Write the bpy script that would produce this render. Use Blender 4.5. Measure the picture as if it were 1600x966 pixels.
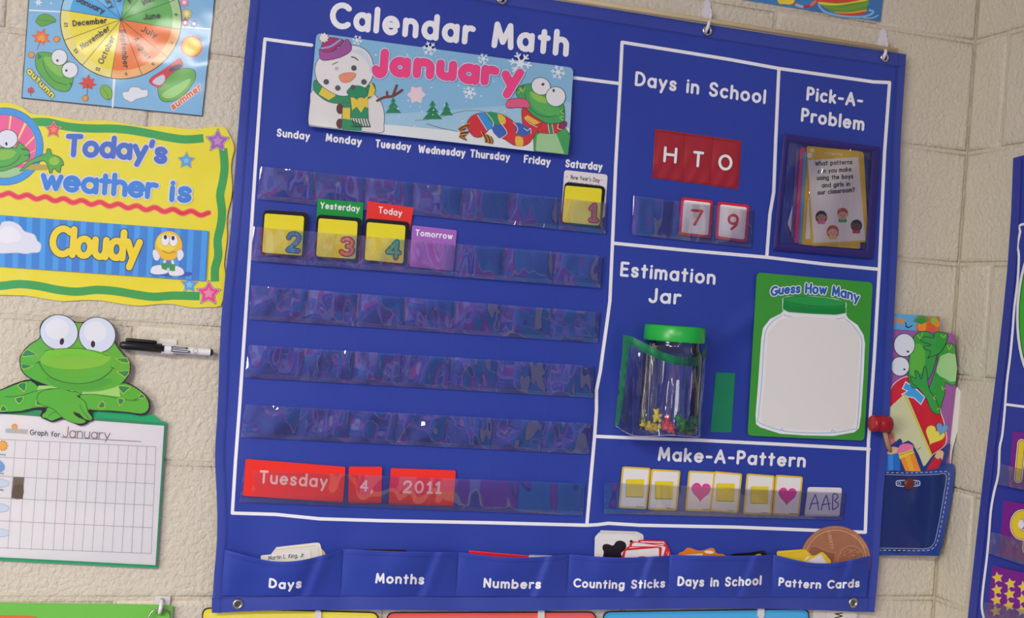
import bpy, math, random
from mathutils import Vector, Matrix
from mathutils.geometry import tessellate_polygon
random.seed(7)
for o in list(bpy.data.objects):
    bpy.data.objects.remove(o)
SC = bpy.context.scene
COL = SC.collection
PI = math.pi
# ------------------------------------------------------------ camera
CAMH, CAMD, FPX = 1.45, 1.90, 1930.0          # camera height, distance to the wall, focal length in pixels of a 1600 px wide frame
YAW, ROLL = math.radians(17.6), math.radians(4.2)
AX = Vector((math.sin(YAW), math.cos(YAW), 0))
RX = Vector((math.cos(YAW), -math.sin(YAW), 0))
UZ = Vector((0, 0, 1))
CR, SR = math.cos(ROLL), math.sin(ROLL)
CAMP = Vector((0, -CAMD, CAMH))
camx = RX*CR + UZ*SR
camy = UZ*CR - RX*SR
cam_d = bpy.data.cameras.new('camera')
cam = bpy.data.objects.new('camera', cam_d)
COL.objects.link(cam)
mw = Matrix((camx, camy, -AX)).transposed().to_4x4()
mw.translation = CAMP
cam.matrix_world = mw
cam_d.sensor_width = 36
cam_d.lens = FPX/1600*36
cam_d.clip_start = 0.02
SC.camera = cam
# ------------------------------------------------------------ world, lights, exposure
w = bpy.data.worlds.new('world')
SC.world = w
w.use_nodes = True
w.node_tree.nodes['Background'].inputs[0].default_value = (0.9, 0.88, 0.84, 1)
w.node_tree.nodes['Background'].inputs[1].default_value = 0.25
SC.view_settings.view_transform = 'Standard'
SC.view_settings.look = 'None'
SC.view_settings.gamma = 1
SC.view_settings.exposure = 0.56
SC.view_settings.use_curve_mapping = False
def area(name, loc, target, sx, sy, power, color=(1, 0.97, 0.92)):
    l = bpy.data.lights.new(name, 'AREA')
    l.shape = 'RECTANGLE'
    l.size, l.size_y = sx, sy
    l.energy = power
    l.color = color
    o = bpy.data.objects.new(name, l)
    COL.objects.link(o)
    o.location = loc
    o.rotation_euler = (Vector(target)-Vector(loc)).to_track_quat('-Z', 'Y').to_euler()
    return o
CEIL = 2.75
TROFFERS = [(-1.75, -3.3, 120), (-1.75, -5.9, 60), (0.30, -4.95, 36), (-3.6, -3.3, 40)]
for i, (lx, ly, pw) in enumerate(TROFFERS):
    area('ceiling_lamp', (lx, ly, CEIL-0.03), (lx, ly, 0), 1.15, 0.55, pw, (1.0, 0.95, 0.865))
# broad unseen light added from the left; no window is modelled
area('left_side_light', (-4.3, -3.4, 1.5), (0, -0.5, 1.2), 2.6, 1.4, 95, (1.0, 0.985, 0.96))

def pdir(x, y):
    u = (x-800)*CR + (y-483)*SR
    v = -(x-800)*SR + (y-483)*CR
    return AX*FPX + RX*u - UZ*v
def WP(x, y, d=0.0):                            # point on the back wall, d metres in front of it
    r = pdir(x, y)
    return CAMP + r*((CAMD-d)/r.y)
XC = WP(1511, 238).x                            # the room corner
def RP(x, y, d=0.0):                            # point on the right wall, d metres in front of it
    r = pdir(x, y)
    return CAMP + r*((XC-d)/r.x)
def flat(d):
    return lambda x, y, o: WP(x, y, d+o)
def rflat(d):
    return lambda x, y, o: RP(x, y, d+o)

# ------------------------------------------------------------ materials
def lin(h):
    h = h.lstrip('#')
    out = []
    for i in (0, 2, 4):
        c = int(h[i:i+2], 16)/255
        out.append(c/12.92 if c <= 0.04045 else ((c+0.055)/1.055)**2.4)
    return out
MC = {}
GAIN = 1.04
def mat(h, kind='ink'):
    key = (h, kind)
    if key in MC:
        return MC[key]
    m = bpy.data.materials.new(kind+'_'+h.strip('#'))
    m.use_nodes = True
    nt = m.node_tree
    N, L = nt.nodes, nt.links
    b = N['Principled BSDF']
    c = [min(0.9, v*GAIN) for v in lin(h)]
    b.inputs['Base Color'].default_value = (*c, 1)
    tc = N.new('ShaderNodeTexCoord')
    def noise(scale, detail=3, rough=0.5):
        n = N.new('ShaderNodeTexNoise')
        n.inputs['Scale'].default_value = scale
        n.inputs['Detail'].default_value = detail
        n.inputs['Roughness'].default_value = rough
        L.new(tc.outputs['Object'], n.inputs['Vector'])
        return n
    def bump(src, strength, dist, prev=None):
        bp = N.new('ShaderNodeBump')
        bp.inputs['Strength'].default_value = strength
        bp.inputs['Distance'].default_value = dist
        L.new(src, bp.inputs['Height'])
        if prev: L.new(prev.outputs[0], bp.inputs['Normal'])
        L.new(bp.outputs[0], b.inputs['Normal'])
        return bp
    def vary(amount, scale):
        n = noise(scale, 4)
        hs = N.new('ShaderNodeHueSaturation')
        hs.inputs['Color'].default_value = (*c, 1)
        mr = N.new('ShaderNodeMapRange')
        mr.inputs['To Min'].default_value = 1-amount
        mr.inputs['To Max'].default_value = 1+amount
        L.new(n.outputs[0], mr.inputs['Value'])
        L.new(mr.outputs[0], hs.inputs['Value'])
        L.new(hs.outputs[0], b.inputs['Base Color'])
    if kind == 'ink':                            # coated card and print
        b.inputs['Roughness'].default_value = 0.42
        b.inputs['Specular IOR Level'].default_value = 0.4
        bump(noise(10, 2).outputs[0], 0.2, 0.004)
    elif kind == 'gloss':                        # laminated poster
        b.inputs['Roughness'].default_value = 0.3
        b.inputs['Coat Weight'].default_value = 0.8
        b.inputs['Coat Roughness'].default_value = 0.09
        bp = bump(noise(8, 2, 0.5).outputs[0], 0.35, 0.010)
        L.new(bp.outputs[0], b.inputs['Coat Normal'])
    elif kind == 'paper':
        b.inputs['Roughness'].default_value = 0.6
        b.inputs['Specular IOR Level'].default_value = 0.25
        bump(noise(30, 3).outputs[0], 0.1, 0.002)
    elif kind == 'plastic':
        b.inputs['Roughness'].default_value = 0.3
        vary(0.04, 40)
    elif kind == 'print':                        # screen print on cloth
        b.inputs['Roughness'].default_value = 0.6
        b.inputs['Specular IOR Level'].default_value = 0.3
        bump(noise(500, 1).outputs[0], 0.1, 0.0005)
    elif kind == 'cloth':                        # coated nylon
        b.inputs['Roughness'].default_value = 0.55
        b.inputs['Specular IOR Level'].default_value = 0.45
        b.inputs['Sheen Weight'].default_value = 0.08
        vary(0.05, 6)
        wv = noise(900, 1)
        b1 = bump(wv.outputs[0], 0.25, 0.0004)
        bump(noise(9, 3).outputs[0], 0.35, 0.006, b1)
    elif kind == 'metal':
        b.inputs['Metallic'].default_value = 1
        b.inputs['Roughness'].default_value = 0.28
        vary(0.08, 60)
    elif kind == 'copper':                       # photographic print of a coin on foil card
        b.inputs['Roughness'].default_value = 0.4
        vary(0.12, 60)
        bump(noise(120, 3).outputs[0], 0.4, 0.001)
    elif kind == 'wood':
        b.inputs['Roughness'].default_value = 0.5
        vary(0.12, 25)
    elif kind == 'wall':                         # thick paint over concrete block
        b.inputs['Roughness'].default_value = 0.5
        b.inputs['Specular IOR Level'].default_value = 0.3
        tc2 = N.new('ShaderNodeNewGeometry')
        n1 = N.new('ShaderNodeTexNoise'); n1.inputs['Scale'].default_value = 120; n1.inputs['Detail'].default_value = 4
        n1.inputs['Distortion'].default_value = 0.3
        n2 = N.new('ShaderNodeTexNoise'); n2.inputs['Scale'].default_value = 12; n2.inputs['Detail'].default_value = 2
        v = N.new('ShaderNodeTexVoronoi'); v.inputs['Scale'].default_value = 45
        for q in (n1, n2, v): L.new(tc2.outputs['Position'], q.inputs['Vector'])
        cr = N.new('ShaderNodeValToRGB')
        cr.color_ramp.elements[0].position = 0.34; cr.color_ramp.elements[1].position = 0.60
        L.new(n1.outputs[0], cr.inputs[0])
        b0 = bump(n2.outputs[0], 0.35, 0.005)
        b1 = bump(cr.outputs[0], 0.75, 0.0013, b0)
        mix = N.new('ShaderNodeMix'); mix.data_type = 'RGBA'
        mix.inputs['A'].default_value = (*c, 1)
        mix.inputs['B'].default_value = (c[0]*0.93, c[1]*0.91, c[2]*0.86, 1)
        L.new(n2.outputs[0], mix.inputs['Factor'])
        L.new(mix.outputs['Result'], b.inputs['Base Color'])
    MC[key] = m
    return m
def film(name, haze, rough, tint=(1, 1, 1), refl=0.5, wave=0.5, wscale=26, dist=0.01):   # clear vinyl
    if name in MC: return MC[name]
    m = bpy.data.materials.new(name)
    m.use_nodes = True
    nt = m.node_tree
    N, L = nt.nodes, nt.links
    N.remove(N['Principled BSDF'])
    out = N['Material Output']
    tr = N.new('ShaderNodeBsdfTransparent'); tr.inputs[0].default_value = (*tint, 1)
    df = N.new('ShaderNodeBsdfDiffuse'); df.inputs[0].default_value = (0.75, 0.72, 0.8, 1)
    gl = N.new('ShaderNodeBsdfGlossy'); gl.inputs['Roughness'].default_value = rough
    gl.inputs['Color'].default_value = (1, 1, 1, 1)
    fr = N.new('ShaderNodeFresnel'); fr.inputs['IOR'].default_value = 1.5
    tc = N.new('ShaderNodeTexCoord')
    mp = N.new('ShaderNodeMapping'); mp.inputs['Scale'].default_value = (1, 1, 0.35)
    n = N.new('ShaderNodeTexNoise'); n.inputs['Scale'].default_value = wscale; n.inputs['Detail'].default_value = 1.5
    n.inputs['Distortion'].default_value = 1.0
    L.new(tc.outputs['Object'], mp.inputs[0]); L.new(mp.outputs[0], n.inputs['Vector'])
    bp = N.new('ShaderNodeBump'); bp.inputs['Strength'].default_value = wave; bp.inputs['Distance'].default_value = dist
    L.new(n.outputs[0], bp.inputs['Height'])
    L.new(bp.outputs[0], gl.inputs['Normal'])
    ma = N.new('ShaderNodeMath'); ma.operation = 'MULTIPLY_ADD'
    ma.inputs[1].default_value = 1.0; ma.inputs[2].default_value = refl*0.1
    L.new(fr.outputs[0], ma.inputs[0])
    m1 = N.new('ShaderNodeMixShader'); m1.inputs[0].default_value = haze
    L.new(tr.outputs[0], m1.inputs[1]); L.new(df.outputs[0], m1.inputs[2])
    m2 = N.new('ShaderNodeMixShader')
    L.new(ma.outputs[0], m2.inputs[0])
    L.new(m1.outputs[0], m2.inputs[1]); L.new(gl.outputs[0], m2.inputs[2])
    L.new(m2.outputs[0], out.inputs['Surface'])
    MC[name] = m
    return m

# ------------------------------------------------------------ outline helpers (2-D)
def V2(a, b): return (b[0]-a[0], b[1]-a[1])
def lerp(a, b, t): return (a[0]+(b[0]-a[0])*t, a[1]+(b[1]-a[1])*t)
def bil(q, u, v): return lerp(lerp(q[0], q[1], u), lerp(q[3], q[2], u), v)      # q = TL TR BR BL
def inset(q, a, b=None, c=None, d=None):        # fractions: left, top, right, bottom
    b = a if b is None else b; c = a if c is None else c; d = b if d is None else d
    return [bil(q, a, b), bil(q, 1-c, b), bil(q, 1-c, 1-d), bil(q, a, 1-d)]
def insetpx(q, p):
    wd = math.dist(q[0], q[1]); hd = math.dist(q[0], q[3])
    return inset(q, p/wd, p/hd)
def sm(p, closed=True, k=4):                    # Catmull-Rom through the points
    n = len(p); out = []
    rng = range(n) if closed else range(n-1)
    for i in rng:
        if closed:
            a, b, c, d = p[(i-1) % n], p[i], p[(i+1) % n], p[(i+2) % n]
        else:
            a, b, c, d = p[max(i-1, 0)], p[i], p[i+1], p[min(i+2, n-1)]
        for j in range(k):
            t = j/k; t2 = t*t; t3 = t2*t
            out.append(tuple(0.5*(2*b[z]+(c[z]-a[z])*t+(2*a[z]-5*b[z]+4*c[z]-d[z])*t2+(3*b[z]-a[z]-3*c[z]+d[z])*t3) for z in range(len(b))))
    if not closed: out.append(tuple(p[-1]))
    return out
def ell(cx, cy, rx, ry=None, rot=0, n=20, a0=0, a1=360):
    ry = rx if ry is None else ry
    c, s = math.cos(math.radians(rot)), math.sin(math.radians(rot))
    full = abs(a1-a0) >= 360
    m_ = n if full else n+1
    o = []
    for i in range(m_):
        t = math.radians(a0+(a1-a0)*i/n)
        X, Y = rx*math.cos(t), ry*math.sin(t)
        o.append((cx+X*c-Y*s, cy+X*s+Y*c))
    return o
def star(cx, cy, r, inner=0.5, rot=-90, n=5, rnd=False):
    p = []
    for i in range(2*n):
        t = math.radians(rot+180*i/n); q = r if i % 2 == 0 else r*inner
        p.append((cx+q*math.cos(t), cy+q*math.sin(t)))
    return sm(p, True, 3) if rnd else p
def rq(q, r, n=4):                              # polygon with rounded corners
    o = []; m_ = len(q)
    for i in range(m_):
        a, b, c = q[i-1], q[i], q[(i+1) % m_]
        la, lc = math.dist(a, b), math.dist(b, c)
        rr = min(r, la*0.45, lc*0.45)
        s, e = lerp(b, a, rr/la), lerp(b, c, rr/lc)
        for j in range(n+1):
            t = j/n
            o.append(lerp(lerp(s, b, t), lerp(b, e, t), t))
    return o
def heart(cx, cy, r, rot=4):
    o = []
    c, s = math.cos(math.radians(rot)), math.sin(math.radians(rot))
    for i in range(28):
        t = 2*PI*i/28
        X = 16*math.sin(t)**3; Y = -(13*math.cos(t)-5*math.cos(2*t)-2*math.cos(3*t)-math.cos(4*t))
        X *= r/16; Y *= r/15
        o.append((cx+X*c-Y*s, cy+X*s+Y*c))
    return o
def crop(ox, oy, sc):                           # traced crop coordinates to frame coordinates
    return lambda *p: [(ox+a/sc, oy+b/sc) for a, b in p]

# ------------------------------------------------------------ mesh collector
class M:
    def __init__(s, surf, off=0.0, kind='ink', nrm=(0, 1, 0), step=2.2e-5):
        s.surf, s.off, s.kind, s.n, s.step = surf, off, kind, Vector(nrm), step
        s.v, s.f, s.fm, s.ms, s.sm = [], [], [], [], []
    def mi(s, col, kind=None):
        m = col if isinstance(col, bpy.types.Material) else mat(col, kind or s.kind)
        if m not in s.ms: s.ms.append(m)
        return s.ms.index(m)
    def pt(s, x, y, e=0.0):
        s.v.append(s.surf(x, y, s.off+e)); return len(s.v)-1
    def face(s, idx, mi, smooth=False):
        s.f.append(tuple(idx)); s.fm.append(mi); s.sm.append(smooth)
    def tri2(s, ids, pts, mi):                  # orient towards the room
        ar = sum(pts[i][0]*pts[(i+1) % len(pts)][1]-pts[(i+1) % len(pts)][0]*pts[i][1] for i in range(len(pts)))
        s.face(ids if ar < 0 else ids[::-1], mi)
    def poly(s, pts, col, kind=None, e=0.0, inc=True):
        mi = s.mi(col, kind)
        ids = [s.pt(x, y, e) for x, y in pts]
        if len(pts) <= 4 and len(pts) > 2 and convex(pts):
            s.tri2(ids, pts, mi)
        else:
            for t in tessellate_polygon([[Vector((x, y, 0)) for x, y in pts]]):
                s.tri2([ids[i] for i in t], [pts[i] for i in t], mi)
        s.off += s.step if inc else 1.5e-6
        return ids
    def grid(s, q, col, nx, ny, kind=None, e=0.0, fn=None, smooth=True):
        mi = s.mi(col, kind)
        ids = [[0]*(nx+1) for _ in range(ny+1)]
        for j in range(ny+1):
            for i in range(nx+1):
                p = q(i/nx, j/ny) if callable(q) else bil(q, i/nx, j/ny)
                ids[j][i] = s.pt(p[0], p[1], e+(fn(i/nx, j/ny) if fn else 0))
        for j in range(ny):
            for i in range(nx):
                s.face((ids[j][i], ids[j+1][i], ids[j+1][i+1], ids[j][i+1]), mi, smooth)
        s.off += s.step
        return ids
    def slab(s, pts, th, col, kind=None, edge=None):
        """solid sheet: front at off+th, back at off, extruded along the wall normal"""
        ids = s.poly(pts, col, kind, e=th, inc=False)
        me = s.mi(edge or col, kind)
        back = []
        for i in ids:
            s.v.append(s.v[i]+s.n*th); back.append(len(s.v)-1)
        n = len(ids)
        for i in range(n):
            s.face((ids[i], ids[(i+1) % n], back[(i+1) % n], back[i]), me)
        for t in tessellate_polygon([[Vector((x, y, 0)) for x, y in pts]]):
            s.face([back[i] for i in t], me)
        s.off += th+s.step
        return s
    def stroke(s, pts, w, col, kind=None, closed=False, inc=True, cap=True, sub=0):
        mi = s.mi(col, kind)
        P = [pts[0]]
        for p in pts[1:]:
            if math.dist(p, P[-1]) > 1e-4: P.append(p)
        if closed and len(P) > 2 and math.dist(P[0], P[-1]) < 1e-4: P.pop()
        if sub:
            Q = []
            lst = P+[P[0]] if closed else P
            for a, b in zip(lst, lst[1:]):
                k = max(1, int(math.dist(a, b)/sub))
                Q += [lerp(a, b, i/k) for i in range(k)]
            if not closed: Q.append(P[-1])
            P = Q
        if cap and not closed and len(P) > 2:      # break at sharp corners, each leg gets its own round ends
            for i in range(1, len(P)-1):
                a, b, c = P[i-1], P[i], P[i+1]
                d1, d2 = math.dist(a, b), math.dist(b, c)
                if ((b[0]-a[0])*(c[0]-b[0])+(b[1]-a[1])*(c[1]-b[1]))/(d1*d2) < 0.5:
                    s.stroke(P[:i+1], w, col, kind, inc=False); s.stroke(P[i:], w, col, kind, inc=inc)
                    return
        r = w/2
        if len(P) == 1:
            s.poly(ell(P[0][0], P[0][1], r, n=10), col, kind, inc=inc); return
        n = len(P); L = []; R = []; discs = []
        for i in range(n):
            a = P[i-1] if (i > 0 or closed) else None
            c = P[(i+1) % n] if (i < n-1 or closed) else None
            b = P[i]
            def un(p, q):
                d = math.dist(p, q) or 1; return ((q[0]-p[0])/d, (q[1]-p[1])/d)
            if a is None: t = un(b, c); k = 1
            elif c is None: t = un(a, b); k = 1
            else:
                t1, t2 = un(a, b), un(b, c)
                dx, dy = t1[0]+t2[0], t1[1]+t2[1]; ln = math.hypot(dx, dy)
                cosh = ln/2
                if cosh < 0.3: t = t2; k = 1
                else: t = (dx/ln, dy/ln); k = min(1/cosh, 1.35)
                if cosh < 0.93 and cap: discs.append(b)
            L.append((b[0]-t[1]*r*k, b[1]+t[0]*r*k)); R.append((b[0]+t[1]*r*k, b[1]-t[0]*r*k))
        sl = 1e-6 if w > 6 else 0.0                # lift along a broad stroke so it never lies in one plane with itself
        li = [s.pt(*p, e=i*sl) for i, p in enumerate(L)]; ri = [s.pt(*p, e=i*sl) for i, p in enumerate(R)]
        s.off += n*sl+2e-6
        rng = range(n) if closed else range(n-1)
        for i in rng:
            j = (i+1) % n
            s.tri2([li[i], li[j], ri[j], ri[i]], [L[i], L[j], R[j], R[i]], mi)
        if cap:
            if not closed: discs += [P[0], P[-1]]
            for d in discs:
                s.poly(ell(d[0], d[1], r, n=10), col, kind, inc=False)
        s.off += s.step if inc else 1.5e-6
    def shape(s, pts, fill, line=None, w=1.0, kind=None):
        s.poly(pts, fill, kind)
        if line: s.stroke(pts, w, line, kind, closed=True)
    # solid 3-D pieces, world coordinates
    def tube(s, path, r, col, kind=None, n=8, cap=True):
        mi = s.mi(col, kind)
        path = [Vector(p) for p in path]
        rs = r if isinstance(r, (list, tuple)) else [r]*len(path)
        rings = []; up = None
        for i, p in enumerate(path):
            t = (path[min(i+1, len(path)-1)]-path[max(i-1, 0)]).normalized()
            if up is None:
                up = Vector((0, 0, 1)) if abs(t.z) < 0.9 else Vector((0, 1, 0))
            a = t.cross(up).normalized(); b = a.cross(t); up = b
            ring = []
            for k in range(n):
                g = 2*PI*k/n
                s.v.append(p+(a*math.cos(g)+b*math.sin(g))*rs[i]); ring.append(len(s.v)-1)
            rings.append(ring)
        for A, B in zip(rings, rings[1:]):
            for k in range(n):
                s.face((A[k], A[(k+1) % n], B[(k+1) % n], B[k]), mi, True)
        if cap:
            s.face(rings[0][::-1], mi); s.face(rings[-1], mi)
    def lathe(s, c, axis, prof, col, kind=None, n=32, squash=(1, 1), ref=(1, 0, 0)):
        """prof: (distance along the axis, radius)"""
        mi = s.mi(col, kind); c = Vector(c); ax = Vector(axis).normalized()
        a = (Vector(ref)-ax*Vector(ref).dot(ax)).normalized(); b = ax.cross(a)
        rings = []
        for h, r in prof:
            ring = []
            for k in range(n):
                g = 2*PI*k/n
                s.v.append(c+ax*h+a*math.cos(g)*r*squash[0]+b*math.sin(g)*r*squash[1]); ring.append(len(s.v)-1)
            rings.append(ring)
        for A, B in zip(rings, rings[1:]):
            for k in range(n):
                s.face((A[k], A[(k+1) % n], B[(k+1) % n], B[k]), mi, True)
        return rings
    def box(s, c, ex, ey, ez, col, kind=None, bev=0.0):
        """box from a centre and three half-extent vectors"""
        mi = s.mi(col, kind); c = Vector(c); e = [Vector(ex), Vector(ey), Vector(ez)]
        base = len(s.v)
        for i in (-1, 1):
            for j in (-1, 1):
                for k in (-1, 1):
                    s.v.append(c+e[0]*i+e[1]*j+e[2]*k)
        for f in ((0, 1, 3, 2), (4, 6, 7, 5), (0, 4, 5, 1), (2, 3, 7, 6), (0, 2, 6, 4), (1, 5, 7, 3)):
            s.face([base+q for q in f], mi)
    def torus(s, c, n_, R, r, col, kind=None, N_=28, k=8):
        n_ = Vector(n_).normalized()
        a = n_.orthogonal().normalized(); b = n_.cross(a)
        c = Vector(c); mi = s.mi(col, kind); base = len(s.v)
        for i in range(N_):
            t = 2*PI*i/N_; d = a*math.cos(t)+b*math.sin(t)
            for j in range(k):
                g = 2*PI*j/k
                s.v.append(c+d*(R+r*math.cos(g))+n_*r*math.sin(g))
        for i in range(N_):
            for j in range(k):
                s.face((base+i*k+j, base+((i+1) % N_)*k+j, base+((i+1) % N_)*k+(j+1) % k, base+i*k+(j+1) % k), mi, True)
    def build(s, name, parent=None, **props):
        me = bpy.data.meshes.new(name)
        org = parent.matrix_world.translation.copy() if parent else None
        if parent is not None: org = Vector(parent['_o'])
        else: org = sum(s.v, Vector((0, 0, 0)))/len(s.v)
        me.from_pydata([tuple(p-org) for p in s.v], [], s.f)
        for m in s.ms: me.materials.append(m)
        me.polygons.foreach_set('material_index', s.fm)
        me.polygons.foreach_set('use_smooth', s.sm)
        me.update()
        o = bpy.data.objects.new(name, me)
        COL.objects.link(o)
        if parent is not None:
            o.parent = parent
            o['_o'] = tuple(parent['_o'])
        else:
            o.location = org
            o['_o'] = tuple(org)
        for k, v in props.items(): o[k] = v
        return o
def convex(p):
    sg = 0; n = len(p)
    for i in range(n):
        a, b, c = p[i], p[(i+1) % n], p[(i+2) % n]
        z = (b[0]-a[0])*(c[1]-b[1])-(b[1]-a[1])*(c[0]-b[0])
        if abs(z) < 1e-9: continue
        if sg == 0: sg = 1 if z > 0 else -1
        elif (z > 0) != (sg > 0): return False
    return True
def thing(name, label, cat, loc, group=None):
    o = bpy.data.objects.new(name, None)
    o.empty_display_size = 0.02
    COL.objects.link(o)
    o.location = loc
    o['_o'] = tuple(loc)
    o['label'] = label; o['category'] = cat
    if group: o['group'] = group
    return o
def tag(o, label, cat, group=None, kind=None):
    o['label'] = label; o['category'] = cat
    if group: o['group'] = group
    if kind: o['kind'] = kind
    return o

# ------------------------------------------------------------ stroke lettering
def A(cx, cy, rx, ry, a0, a1, n=None):
    n = n or max(3, int(abs(a1-a0)/18))
    return [(cx+rx*math.cos(math.radians(a0+(a1-a0)*i/n)), cy+ry*math.sin(math.radians(a0+(a1-a0)*i/n))) for i in range(n+1)]
def S_(w_, h_, y0=0):
    p = [(w_*.97, h_*.83), (w_*.75, h_*.97), (w_*.45, h_), (w_*.14, h_*.92), (w_*.06, h_*.74), (w_*.2, h_*.58), (w_*.5, h_*.5),
         (w_*.85, h_*.4), (w_*.98, h_*.24), (w_*.85, h_*.07), (w_*.5, 0), (w_*.2, h_*.04), (0, h_*.18)]
    return [(a, b+y0) for a, b in sm(p, False, 2)]
X = .66
G = {
 'a': (.58, [A(.29, .33, .29, .33, 0, 360, 18), [(.58, X), (.58, 0)]]),
 'b': (.58, [A(.29, .33, .29, .33, 0, 360, 18), [(0, 1), (0, 0)]]),
 'c': (.5, [A(.29, .33, .29, .33, 48, 312)]),
 'd': (.58, [A(.29, .33, .29, .33, 0, 360, 18), [(.58, 1), (.58, 0)]]),
 'e': (.58, [[(.03, .35), (.57, .35)], A(.29, .33, .29, .33, 3, 318)]),
 'f': (.36, [A(.34, .8, .2, .2, 85, 180)+[(.14, 0)], [(0, .62), (.32, .62)]]),
 'g': (.58, [A(.29, .33, .29, .33, 0, 360, 18), [(.58, X)]+A(.3, -.06, .28, .26, 0, -150)]),
 'h': (.5, [[(0, 1), (0, 0)], A(.25, .4, .25, .26, 180, 0)+[(.5, 0)]]),
 'i': (.0, [[(0, X), (0, 0)], [(0, .93)]]),
 'j': (.2, [[(.2, X)]+A(.02, -.1, .18, .2, 0, -80), [(.2, .93)]]),
 'k': (.46, [[(0, 1), (0, 0)], [(.42, X-.02), (.03, .27)], [(.14, .36), (.46, 0)]]),
 'l': (.0, [[(0, 1), (0, 0)]]),
 'm': (.84, [[(0, X), (0, 0)], A(.21, .42, .21, .24, 180, 0)+[(.42, 0)], A(.63, .42, .21, .24, 180, 0)+[(.84, 0)]]),
 'n': (.5, [[(0, X), (0, 0)], A(.25, .4, .25, .26, 180, 0)+[(.5, 0)]]),
 'o': (.6, [A(.3, .33, .3, .33, 0, 360, 18)]),
 'p': (.58, [A(.29, .33, .29, .33, 0, 360, 18), [(0, X), (0, -.32)]]),
 'q': (.58, [A(.29, .33, .29, .33, 0, 360, 18), [(.58, X), (.58, -.32)]]),
 'r': (.32, [[(0, X), (0, 0)], A(.25, .4, .25, .26, 180, 62)]),
 's': (.42, [S_(.42, X)]),
 't': (.36, [[(.17, .92), (.17, 0)], [(0, X-.02), (.36, X-.02)]]),
 'u': (.5, [[(0, X)]+A(.25, .26, .25, .26, 180, 360), [(.5, X), (.5, 0)]]),
 'v': (.5, [[(0, X), (.25, 0), (.5, X)]]),
 'w': (.8, [[(0, X), (.2, 0), (.4, .6), (.6, 0), (.8, X)]]),
 'x': (.46, [[(0, X), (.46, 0)], [(.46, X), (0, 0)]]),
 'y': (.54, [[(0, X), (.28, .04)], [(.54, X), (.14, -.32)]]),
 'z': (.46, [[(0, X), (.46, X), (0, 0), (.46, 0)]]),
 'A': (.74, [[(0, 0), (.37, 1), (.74, 0)], [(.13, .33), (.61, .33)]]),
 'B': (.55, [[(0, 0), (0, 1), (.28, 1)]+A(.28, .76, .22, .24, 90, -90)+[(0, .52)], [(.28, .52)]+A(.3, .26, .25, .26, 90, -90)+[(0, 0)]]),
 'C': (.74, [A(.46, .5, .46, .5, 48, 312)]),
 'D': (.68, [[(0, 0), (0, 1), (.2, 1)]+A(.2, .5, .48, .5, 90, -90)+[(0, 0)]]),
 'E': (.5, [[(.5, 1), (0, 1), (0, 0), (.5, 0)], [(0, .52), (.42, .52)]]),
 'F': (.48, [[(.48, 1), (0, 1), (0, 0)], [(0, .52), (.4, .52)]]),
 'G': (.82, [A(.46, .5, .46, .5, 50, 345)+[(.9, .44), (.55, .44)]]),
 'H': (.62, [[(0, 1), (0, 0)], [(.62, 1), (.62, 0)], [(0, .52), (.62, .52)]]),
 'I': (.0, [[(0, 1), (0, 0)]]),
 'J': (.42, [[(.42, 1)]+A(.2, .24, .22, .24, 0, -165)]),
 'K': (.56, [[(0, 1), (0, 0)], [(.54, 1), (.02, .42)], [(.16, .56), (.56, 0)]]),
 'L': (.46, [[(0, 1), (0, 0), (.46, 0)]]),
 'M': (.8, [[(0, 0), (.08, 1), (.4, .2), (.72, 1), (.8, 0)]]),
 'N': (.62, [[(0, 0), (0, 1), (.62, 0), (.62, 1)]]),
 'O': (.86, [A(.43, .5, .43, .5, 0, 360, 24)]),
 'P': (.52, [[(0, 0), (0, 1), (.26, 1)]+A(.26, .73, .26, .27, 90, -90)+[(0, .46)]]),
 'R': (.56, [[(0, 0), (0, 1), (.26, 1)]+A(.26, .74, .25, .26, 90, -90)+[(0, .48)], [(.26, .48), (.56, 0)]]),
 'S': (.56, [S_(.56, 1)]),
 'T': (.62, [[(0, 1), (.62, 1)], [(.31, 1), (.31, 0)]]),
 'W': (1.0, [[(0, 1), (.25, 0), (.5, .85), (.75, 0), (1, 1)]]),
 'Y': (.62, [[(0, 1), (.31, .48), (.62, 1)], [(.31, .48), (.31, 0)]]),
 '0': (.56, [A(.28, .5, .28, .5, 0, 360, 20)]),
 '1': (.3, [[(0, .76), (.2, 1), (.2, 0)], [(.02, 0), (.38, 0)]]),
 '2': (.56, [sm([(.02, .74), (.1, .93), (.3, 1), (.49, .93), (.54, .73), (.42, .47), (.02, 0)], False, 3)+[(.56, 0)]]),
 '3': (.52, [A(.24, .76, .24, .24, 150, -85), A(.24, .27, .28, .27, 85, -150)]),
 '4': (.62, [[(.46, 0), (.46, 1), (0, .32), (.62, .32)]]),
 '5': (.54, [[(.5, 1), (.1, 1), (.06, .56)]+A(.25, .32, .29, .32, 110, -145)]),
 '6': (.54, [A(.27, .3, .27, .3, 0, 360, 18), [(.02, .3), (.12, .7), (.42, 1)]]),
 '7': (.56, [[(0, 1), (.56, 1), (.2, 0)]]),
 '8': (.54, [A(.27, .76, .22, .24, 0, 360, 16), A(.27, .26, .27, .26, 0, 360, 16)]),
 '9': (.54, [A(.26, .69, .26, .31, 0, 360, 18), [(.52, .69), (.46, .3), (.2, 0)]]),
 '-': (.34, [[(0, .42), (.34, .42)]]),
 ',': (.08, [[(.08, .05), (0, -.16)]]),
 '.': (.0, [[(0, 0.02)]]),
 "'": (.06, [[(.06, 1), (.02, .78)]]),
 '?': (.46, [sm([(0, .78), (.06, .94), (.24, 1), (.43, .92), (.45, .74), (.3, .54), (.23, .28)], False, 3), [(.23, .0)]]),
 ' ': (.3, []),
}
del X
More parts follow.
